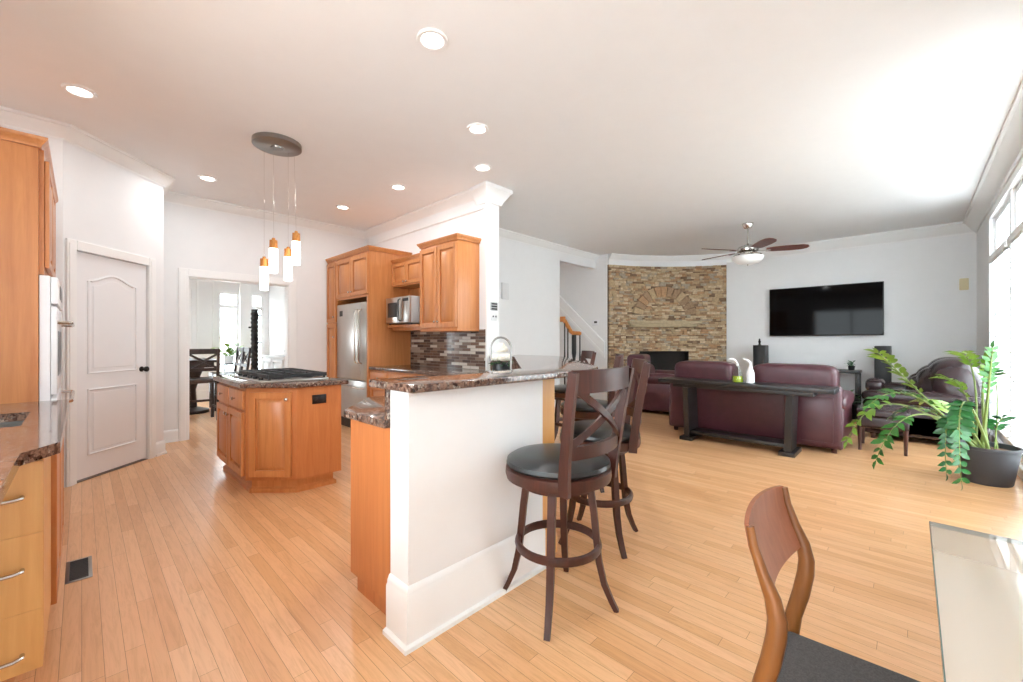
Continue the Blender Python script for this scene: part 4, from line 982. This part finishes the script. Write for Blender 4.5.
# television, speakers, media stand
r = thing('television', 'large black flat screen television mounted on the grey-white wall', 'television', (9.35, 1.12, 1.30))
a = new(); box(a, 9.30, 9.345, 0.34, 2.0, 1.335, 2.24, 0, 0.006); obj('bezel', a, 'black', r, True, True)
a = new(); box(a, 9.297, 9.2999, 0.355, 1.985, 1.355, 2.225); obj('screen', a, 'screen', r, False, True)
a = new(); box(a, 9.345, 9.399, 0.85, 1.40, 1.55, 2.0); obj('wall_bracket', a, 'black_metal', r, False, True)
def tower(loc, label):
    r = thing('tower_speaker', label, 'speaker', loc, 0, 'tower speakers beside the television')
    a = new(); box(a, -0.14, 0.14, -0.10, 0.10, 0.03, 1.16, 0, 0.008); obj('cabinet', a, 'black', r)
    a = new(); box(a, -0.16, 0.16, -0.13, 0.13, 0, 0.03, 0, 0.004); obj('plinth', a, 'black_wood', r)
    a = new(); box(a, -0.152, -0.1405, -0.09, 0.09, 0.10, 1.14, 0, 0.004); obj('grille', a, 'iron', r)
    return r
t0 = tower((9.0, 2.08, 0), 'black tower speaker to the left below the television, beside the fireplace')
dup(t0, (9.0, 0.34, 0), 0, 'black tower speaker right of the television above the leather loveseat')
r = thing('figurine', 'tiny dark ornament standing on top of the left tower speaker', 'ornament', (9.0, 2.10, 1.16))
a = new(); lathe(a, [(0, 0.0005), (0.028, 0.0005), (0.03, 0.008), (0.014, 0.02), (0.02, 0.05), (0.024, 0.075), (0.012, 0.095), (0.016, 0.11), (0.010, 0.125), (0, 0.128)], seg=16); obj('body', a, 'black_metal', r)
r = thing('media_stand', 'low open black media stand against the wall below the television', 'media stand', (9.08, 1.25, 0))
a = new(); box(a, 8.86, 9.32, 0.62, 1.94, 0.70, 0.745, 0, 0.004); obj('top', a, 'black_wood', r, True, True)
a = new(); box(a, 8.88, 9.30, 0.66, 1.90, 0.22, 0.25, 0, 0.003); obj('shelf', a, 'black_wood', r, True, True)
for x in (8.88, 9.25):
    for y in (0.63, 1.88):
        a = new(); box(a, x, x + 0.05, y, y + 0.05, 0, 0.70, 0, 0.003); obj('leg', a, 'black_wood', r, True, True)
def leaf_blade(bm, p, d, nrm, L, W, mi=0, fold=0.25):
    d = d.normalized(); s = d.cross(nrm)
    if s.length < 1e-4: s = d.orthogonal()
    s.normalize(); n = s.cross(d)
    mids = [p, p + d * L * .3 - n * .0, p + d * L * .65, p + d * L - n * L * .12]
    wid = [0.12, 1.0, 0.85, 0.0]
    Lf = [mids[k] + s * W * wid[k] + n * W * wid[k] * fold for k in range(3)]; Rt = [mids[k] - s * W * wid[k] + n * W * wid[k] * fold for k in range(3)]
    V = mids + Lf + Rt
    _add(bm, V, [(0, 1, 5, 4), (1, 2, 6, 5), (2, 3, 6), (0, 7, 8, 1), (1, 8, 9, 2), (2, 9, 3)], mi)
def bush(nm, label, loc, hh, rad, npot, nl, mat, potmat, seed):
    rn = random.Random(seed); r = thing(nm, label, 'plant', loc)
    a = new(); lathe(a, [(0, 0.0005), (npot * .75, 0.0005), (npot, npot * 1.5), (npot * .9, npot * 1.5), (npot * .85, npot * 1.3), (0, npot * 1.3)], seg=20); obj('pot', a, potmat, r)
    a = new()
    for k in range(nl):
        t = rn.random() * 2 * PI; e = rn.uniform(0.2, 1.4)
        p = Vector((0, 0, npot * 1.3)) + Vector((math.cos(t) * math.cos(e), math.sin(t) * math.cos(e), math.sin(e))) * rn.uniform(0.2, 0.75) * rad
        dd = Vector((math.cos(t), math.sin(t), rn.uniform(-.2, .9)))
        leaf_blade(a, p, dd, Vector((0, 0, 1)), rn.uniform(.3, .5) * rad, rn.uniform(.09, .14) * rad)
        tube(a, [Vector((0, 0, npot * 1.25)), p], 0.0025, 4)
    obj('foliage', a, mat, r); return r
bush('potted_succulent', 'tiny dark potted plant on the end of the media stand', (9.05, 0.74, 0.745), 0.12, 0.13, 0.05, 24, 'leaf_dark', 'black', 5)
bush('leafy_plant', 'small bright green leafy plant on the floor behind the sofa arm', (8.55, 0.76, 0.0), 0.3, 0.27, 0.16, 70, 'leaf', 'black', 9)
# ceiling fan
FX, FY = 7.12, 1.82
r = thing('ceiling_fan', 'nickel ceiling fan with walnut blades and white bowl light', 'ceiling fan', (FX, FY, 2.40))
a = new(); lathe(a, [(0, CEIL - 0.0005), (0.075, CEIL - 0.0005), (0.075, CEIL - 0.03), (0.05, CEIL - 0.075), (0.02, CEIL - 0.085), (0, CEIL - 0.085)], (FX, FY, 0), 24); obj('canopy', a, 'nickel', r, True, True)
a = new(); lathe(a, [(0.014, CEIL - 0.08), (0.014, 2.74), (0.03, 2.72), (0.03, 2.70), (0, 2.70)], (FX, FY, 0), 16); obj('downrod', a, 'nickel', r, True, True)
a = new(); lathe(a, [(0, 2.72), (0.05, 2.72), (0.13, 2.685), (0.15, 2.65), (0.145, 2.62), (0.10, 2.60), (0.10, 2.575), (0.19, 2.565), (0.20, 2.545), (0.0, 2.545)], (FX, FY, 0), 32); obj('motor_housing', a, 'nickel', r, True, True)
a = new(); lathe(a, [(0.20, 2.544), (0.215, 2.535), (0.205, 2.49), (0.16, 2.445), (0.08, 2.422), (0, 2.418)], (FX, FY, 0), 32); obj('light_bowl', a, 'bowl_glow', r, True, True)
a = new(); lathe(a, [(0.012, 2.418), (0.012, 2.405), (0, 2.40)], (FX, FY, 0), 12); obj('finial', a, 'nickel', r, True, True)
for k in range(5):
    t = math.radians(-25 + 72 * k) + YAW - PI / 2
    X_ = Matrix.Translation((FX, FY, 2.625)) @ Matrix.Rotation(t, 4, 'Z') @ Matrix.Rotation(math.radians(-13), 4, 'X')
    a = new(); V = [(0.24, -.055), (0.34, -.075), (0.55, -.088), (0.70, -.08), (0.765, -.05), (0.785, 0), (0.765, .05), (0.70, .08), (0.55, .088), (0.34, .075), (0.24, .055)]
    prism(a, V, -0.005, 0.005, 0, 0.002, X_, 1); bl = obj('blade', a, 'fan_wood', r, True, True)
    a = new(); bar(a, [X_ @ Vector(p) for p in ((0.12, 0, 0.0), (0.20, 0, -0.012), (0.30, 0, -0.012))], 0.05, 0.008); obj('blade_arm', a, 'nickel', bl, True, True)

# ------------------------------------------------------------------ big plant by the window
PX, PY = 5.53, -0.47
r = thing('zz_plant', 'large arching green zz plant in a charcoal pot by the window', 'plant', (PX, PY, 0))
a = new(); lathe(a, [(0, 0.0005), (0.150, 0.0005), (0.156, 0.012), (0.200, 0.300), (0.208, 0.304), (0.208, 0.325), (0.194, 0.325), (0.186, 0.275), (0, 0.27)], seg=40); obj('pot', a, 'pot', r)
a = new(); lathe(a, [(0.185, 0.276), (0.18, 0.285), (0.1, 0.293), (0, 0.295)], seg=28); obj('soil', a, 'soil', r)
def frond(base, mid, tip, gap, L, W, mat, start=0.35, rs=0.010, seed=1, droop=0.0):
    """arching stem through mid to tip (world points) with opposite leaflets every gap metres."""
    rn = random.Random(seed); a = new(); N = 20
    p0 = Vector(base); m_ = Vector(mid) - Vector((PX, PY, 0)); p2 = Vector(tip) - Vector((PX, PY, 0))
    P = bez(p0, m_ * 2 - (p0 + p2) * 0.5, p2, N)
    tube(a, P, [rs * (1 - 0.75 * k / N) for k in range(N + 1)], 6, 0)
    ln = sum((P[k + 1] - P[k]).length for k in range(N)); nl = max(4, int(ln * (1 - start) / gap))
    for k in range(nl):
        t = start + (1 - start) * (k + 0.5) / nl; i = min(N - 1, int(t * N)); f = t * N - i
        p = P[i].lerp(P[i + 1], f); dr = (P[i + 1] - P[i]).normalized()
        sd = dr.cross(Vector((0, 0, 1)))
        if sd.length < 0.25: sd = Vector((RT.x, RT.y, 0))
        sd.normalize(); upv = sd.cross(dr).normalized()
        if upv.z < 0: upv = -upv
        sz = (0.7 + 0.45 * math.sin(PI * (0.12 + 0.78 * (k / nl))))
        for s in (-1, 1):
            d = dr * rn.uniform(0.45, 0.75) + sd * s + upv * rn.uniform(-0.15, 0.35) - Vector((0, 0, droop))
            leaf_blade(a, p + dr * rn.uniform(-.3, .3) * gap, d, (upv + sd * rn.uniform(-.4, .4)).normalized(), L * sz * rn.uniform(.85, 1.1), W * sz * rn.uniform(.9, 1.1), 1, 0.18)
    leaf_blade(a, P[-1], P[-1] - P[-2], Vector((0, 0, 1)), L * .8, W * .8, 1)
    obj('frond', a, ['stem', mat], r)
frond((-0.04, 0.06, 0.28), (5.42, -0.02, 0.80), (5.20, 0.23, 1.13), 0.060, 0.125, 0.021, 'leaf2', 0.42, 0.011, 1)
frond((-0.06, 0.07, 0.28), (5.22, -0.02, 0.74), (4.95, 0.28, 0.66), 0.052, 0.105, 0.022, 'leaf', 0.36, 0.011, 2)
frond((-0.05, 0.05, 0.28), (5.21, 0.12, 0.66), (5.00, 0.44, 0.30), 0.085, 0.105, 0.024, 'leaf2', 0.50, 0.010, 3)
frond((-0.08, 0.03, 0.28), (4.92, -0.04, 0.62), (4.66, 0.22, 0.23), 0.060, 0.100, 0.022, 'leaf', 0.58, 0.010, 4)
frond((-0.10, -0.01, 0.28), (4.98, -0.30, 0.74), (4.84, -0.28, 0.12), 0.040, 0.088, 0.022, 'leaf_dark', 0.40, 0.011, 5)
frond((-0.10, 0.02, 0.28), (5.02, -0.24, 0.62), (4.90, -0.20, 0.16), 0.045, 0.082, 0.02, 'leaf_dark', 0.48, 0.010, 13)
frond((-0.02, 0.03, 0.28), (5.47, -0.47, 0.72), (5.485, -0.50, 1.18), 0.045, 0.085, 0.018, 'leaf', 0.55, 0.018, 6)
frond((0.01, -0.01, 0.28), (5.55, -0.45, 0.78), (5.60, -0.50, 1.13), 0.050, 0.075, 0.016, 'leaf2', 0.65, 0.015, 7)
frond((0.03, 0.06, 0.28), (5.61, -0.40, 0.92), (5.43, -0.29, 1.14), 0.055, 0.105, 0.020, 'leaf2', 0.60, 0.010, 8)
frond((0.0, 0.07, 0.28), (5.60, -0.36, 0.72), (5.50, -0.22, 0.90), 0.055, 0.125, 0.024, 'leaf2', 0.50, 0.010, 9)
frond((-0.03, 0.07, 0.28), (5.60, -0.22, 0.62), (5.92, -0.08, 0.62), 0.060, 0.125, 0.024, 'leaf2', 0.35, 0.010, 10)
frond((-0.05, 0.08, 0.28), (5.36, -0.12, 0.60), (5.30, 0.12, 0.55), 0.055, 0.115, 0.024, 'leaf', 0.35, 0.010, 11)
frond((0.07, -0.07, 0.28), (5.58, -0.53, 0.46), (5.50, -0.56, 0.58), 0.060, 0.095, 0.018, 'leaf_dark', 0.40, 0.009, 12)
frond((0.03, -0.05, 0.28), (5.62, -0.54, 0.75), (5.52, -0.50, 0.98), 0.12, 0.085, 0.012, 'leaf_dark', 0.80, 0.006, 14)

# ------------------------------------------------------------------ foreground: glass table and teak chair
r = thing('glass_table', 'clear glass dining table at the bottom right corner', 'table', (0.95, -0.38, 0))
TX0, TX1, TY0, TY1 = -0.25, 1.60, -0.65, -0.035
a = new(); box(a, TX0, TX1, TY0, TY1, 0.738, 0.75, 0, 0.0); obj('tabletop', a, 'table_glass', r, False, True)
a = new()
for q in ((TX0, TX1, TY1, TY1 + 0.002, 0.738, 0.750), (TX1, TX1 + 0.002, TY0, TY1 + 0.002, 0.738, 0.750)): box(a, *q)
obj('glass_edge', a, 'glass_edge', r, False, True)
for x in (TX0 + 0.3, TX1 - 0.35):
    for y in (TY0 + 0.12, TY1 - 0.45 + 0.1):
        a = new(); tube(a, [(x, y, 0.7375), (x, y, 0.0)], 0.022, 12); obj('leg', a, 'chrome', r, True, True)
r = thing('dining_chair', 'teak mid-century dining chair with charcoal tweed seat', 'chair', (1.25, 0.02, 0))
def chair_part(name, bm, m): return obj(name, bm, m, r, True, True)
for s, x in ((-1, 1.09), (1, 1.45)):
    a = new()
    pts = [(x, 0.285, 0.0), (x, 0.278, 0.15), (x, 0.262, 0.33), (x, 0.250, 0.44), (x, 0.232, 0.51), (x, 0.221, 0.57), (x, 0.219, 0.61), (x, 0.228, 0.655), (x, 0.248, 0.705), (x, 0.266, 0.76), (x, 0.274, 0.805)]
    tube(a, pts, [(0.012, 0.012), (0.014, 0.015), (0.017, 0.019), (0.0175, 0.021), (0.0175, 0.0215), (0.017, 0.021), (0.016, 0.020), (0.014, 0.0175), (0.0115, 0.013), (0.010, 0.0105), (0.0095, 0.0095)], 14)
    chair_part('back_leg', a, 'teak')
    a = new(); tube(a, [(x, -0.19, 0.364), (x + s * 0.01, -0.20, 0.0)], [0.02, 0.013], 12); chair_part('front_leg', a, 'teak')
    a = new(); bar(a, [(x, 0.245, 0.34), (x, -0.19, 0.34)], 0.022, 0.05); chair_part('side_rail', a, 'teak')
a = new(); n = 18; V = []
for k in range(n + 1):
    t = k / n; x = 1.088 + 0.364 * t; q = 1 - (2 * t - 1) ** 2
    for z, y in ((0.648, 0.226), (0.70, 0.248), (0.76, 0.268), (0.808, 0.276)):
        for o in (0.0, 0.010): V.append((x, y + 0.022 * q + o, z + (0.010 * q if z > .78 else -0.006 * q if z < .66 else 0)))
F = []
for k in range(n):
    b0 = k * 8; b1 = b0 + 8
    for m_ in range(3):
        c0_ = b0 + m_ * 2; c1_ = b1 + m_ * 2
        F += [(c0_, c1_, c1_ + 2, c0_ + 2), (c0_ + 1, c0_ + 3, c1_ + 3, c1_ + 1)]
    F += [(b0 + 6, b1 + 6, b1 + 7, b0 + 7), (b0, b0 + 1, b1 + 1, b1)]
for e in (0, n * 8): F += [(e, e + 2, e + 3, e + 1), (e + 2, e + 4, e + 5, e + 3), (e + 4, e + 6, e + 7, e + 5)]
_add(a, V, F); chair_part('backrest', a, 'teak_back')
for y in (0.215, -0.19):
    a = new(); bar(a, [(1.09, y, 0.34), (1.45, y, 0.34)], 0.02, 0.05); chair_part('cross_rail', a, 'teak')
a = new(); prism(a, round_poly([(1.113, 0.262), (1.09, -0.235), (1.45, -0.235), (1.427, 0.262)], (0, 1, 2, 3), 0.012), 0.366, 0.402, 0, 0.012, seg=3); chair_part('seat', a, 'charcoal')

# ------------------------------------------------------------------ dining room beyond the opening
DY = 10.6
b = new()
DW = [(1.18, 1.56), (2.02, 2.38), (2.62, 2.86)]
xs = [0.0] + [v for w in DW for v in w] + [3.45]
for k in range(0, len(xs), 2): box(b, xs[k], xs[k + 1], DY, DY + 0.12, 0, CEIL)
for x0, x1 in DW: box(b, x0, x1, DY, DY + 0.12, 2.30, CEIL); box(b, x0, x1, DY, DY + 0.12, 0, 0.12)
struct('wall_dining', b, 'wall')
for k, (x0, x1) in enumerate(DW):
    f = new()
    for a0, a1 in ((x0, x0 + 0.035), (x1 - 0.035, x1)): box(f, a0, a1, DY + 0.02, DY + 0.08, 0.12, 2.30)
    for z0, z1 in ((0.12, 0.18), (1.94, 2.02), (2.25, 2.30), (1.3, 1.32)): box(f, x0 + 0.035, x1 - 0.035, DY + 0.02, DY + 0.08, z0, z1)
    wn = struct('window_%d' % (k + 5), f, 'trim')
    for z0, z1 in ((0.18, 1.94), (2.02, 2.25)):
        p = new(); box(p, x0 + 0.035, x1 - 0.035, DY + 0.045, DY + 0.05, z0, z1); obj('pane', p, 'glass', wn, False)
b = new(); box(b, 2.98, 3.10, 6.67, DY, 0, CEIL); struct('wall_dining_right', b, 'wall')
b = new(); box(b, -0.12, 0.0, 6.67, 8.6, 0, CEIL); box(b, -0.12, 0.0, 9.5, DY, 0, CEIL); box(b, -0.12, 0, 8.6, 9.5, 1.7, CEIL); box(b, -0.12, 0, 8.6, 9.5, 0, 0.9); struct('wall_dining_left', b, 'wall')  # unseen wall; the opening is added to brighten the dining room
b = new()
def pic_frame(bm, x0, x1, z0, z1):
    for q in ((x0, x1, z0, z0 + 0.03), (x0, x1, z1 - 0.03, z1), (x0, x0 + 0.03, z0, z1), (x1 - 0.03, x1, z0, z1)): box(bm, q[0], q[1], DY - 0.015, DY, q[2], q[3], 0, 0.003)
pic_frame(b, 1.64, 1.94, 1.0, 2.5); pic_frame(b, 1.64, 1.94, 0.2, 0.85); pic_frame(b, 2.43, 2.57, 0.2, 2.5)
box(b, 2.39, 2.60, DY - 0.10, DY, 0, CEIL, 0, 0.004)
struct('trim_10', b, 'trim')
r = thing('dining_table', 'dark wood pub height dining table in the room beyond the opening', 'table', (1.42, 8.95, 0))
a = new(); box(a, 1.02, 1.60, 8.35, 9.60, 0.885, 0.925, 0, 0.006); obj('tabletop', a, 'dining_dark', r, True, True)
a = new(); box(a, 1.08, 1.54, 8.41, 9.54, 0.80, 0.884, 0, 0.003); obj('apron', a, 'dining_dark', r, True, True)
a = new(); lathe(a, [(0.26, 0), (0.26, 0.05), (0.09, 0.10), (0.07, 0.4), (0.13, 0.62), (0.2, 0.80), (0, 0.80)], (1.31, 8.97, 0), 24); obj('pedestal', a, 'dining_dark', r, True, True)
def pub_chair(label):
    r = thing('pub_chair', label, 'chair', (0, 0, 0), 0, 'dark pub chairs around the dining table')
    for sx in (-1, 1):
        a = new(); bar(a, [(sx * .19, -.19, 0), (sx * .19, -.19, .62), (sx * .19, -.25, 1.12)], .035, .04, up=(0, 1, 0)); obj('back_leg', a, 'dining_dark', r)
        a = new(); bar(a, [(sx * .19, .19, 0), (sx * .19, .19, .59)], .04, .04, up=(0, 1, 0)); obj('front_leg', a, 'dining_dark', r)
        a = new(); bar(a, [(sx * .19, -.19, .2), (sx * .19, .19, .2)], .02, .03); obj('stretcher', a, 'dining_dark', r)
    a = new(); bar(a, [(-.19, .19, .28), (.19, .19, .28)], .02, .035); obj('foot_rail', a, 'dining_dark', r)
    a = new(); box(a, -.22, .22, -.21, .22, .59, .66, 0, .015); obj('seat', a, 'dining_dark', r)
    a = new(); bar(a, [(-.19, -.245, 1.08), (.19, -.245, 1.08)], .022, .08); obj('top_rail', a, 'dining_dark', r)
    a = new(); bar(a, [(-.19, -.205, .80), (.19, -.205, .80)], .022, .05); obj('lower_rail', a, 'dining_dark', r)
    for s in (-1, 1):
        a = new(); bar(a, [(-s * .18, -.209, .82), (s * .18, -.24, 1.04)], .014, .03, up=(s, 0, 1)); obj('cross_bar', a, 'dining_dark', r)
    return r
p0 = pub_chair('dark cross-back pub chair in front of the dining table, seen from behind'); p0.location = (1.29, 8.02, 0)
dup(p0, (1.84, 8.70, 0), PI / 2, 'dark pub chair on the right side of the dining table, nearer of the two')
dup(p0, (1.86, 9.22, 0), PI / 2, 'dark pub chair on the right side of the dining table, farther of the two')
r = thing('coat_stand', 'tall black post stand with short pegs in the dining room', 'stand', (2.02, 7.95, 0))
a = new(); tube(a, [(2.02, 7.95, 0.03), (2.02, 7.95, 1.77)], 0.05, 8); 
for k in range(24): lathe(a, [(0.05, 0.05 + k * .07), (0.06, 0.07 + k * .07), (0.06, 0.09 + k * .07), (0.05, 0.11 + k * .07)], (2.02, 7.95, 0), 10)
obj('post', a, 'black_metal', r, True, True)
a = new(); lathe(a, [(0, 0), (0.2, 0), (0.2, 0.02), (0.06, 0.035), (0, 0.035)], (2.02, 7.95, 0), 24); obj('base', a, 'black_metal', r, True, True)
for k, z in enumerate((0.95, 1.2, 1.45, 1.65)):
    t = YAW - PI / 2 + (0 if k % 2 else PI); a = new(); tube(a, [(2.02, 7.95, z), (2.02 + .1 * math.cos(t), 7.95 + .1 * math.sin(t), z + .02)], 0.014, 8); obj('peg', a, 'black_metal', r, True, True)
r = thing('sideboard', 'white sideboard against the grey dining room wall', 'sideboard', (2.72, 8.6, 0))
a = new(); box(a, 2.50, 2.975, 8.05, 9.25, 0.08, 0.93, 0, 0.004); obj('body', a, 'trim', r, True, True)
a = new(); box(a, 2.46, 2.978, 8.0, 9.30, 0.93, 0.96, 0, 0.006); obj('top', a, 'trim', r, True, True)
for x in (2.52, 2.92):
    for y in (8.08, 9.18):
        a = new(); box(a, x, x + 0.04, y, y + 0.04, 0, 0.08); obj('foot', a, 'trim', r, False, True)
for k in range(2):
    a = new(); panel_door(a, kw(9.22 - k * .59, 0.12, 2.50), 0.57, 0.78); obj('door', a, 'trim', r, True, True)
r = thing('storage_box', 'small grey box with lid on the white sideboard', 'box', (2.72, 8.25, 0.96))
a = new(); box(a, -0.1, 0.1, -0.13, 0.13, 0.0005, 0.08, 0, 0.004); obj('body', a, 'grey_plastic', r)
a = new(); box(a, -0.105, 0.105, -0.135, 0.135, 0.0805, 0.105, 0, 0.004); obj('lid', a, 'steel_dark', r)
bush('window_plant', 'bright green leafy plant in front of the dining room window', (2.12, 10.2, 0.78), 0.3, 0.36, 0.10, 60, 'leaf2', 'trim', 21)
r = thing('plant_stand', 'slim dark plant stand below the dining room window', 'stand', (2.12, 10.2, 0))
a = new(); lathe(a, [(0, 0.755), (0.16, 0.755), (0.16, 0.7795), (0, 0.7795)], seg=24); obj('top', a, 'dining_dark', r)
for k in range(3):
    t = 2 * PI * k / 3; a = new(); tube(a, [(0.1 * math.cos(t), 0.1 * math.sin(t), 0.755), (0.16 * math.cos(t), 0.16 * math.sin(t), 0)], 0.014, 8); obj('leg', a, 'dining_dark', r)
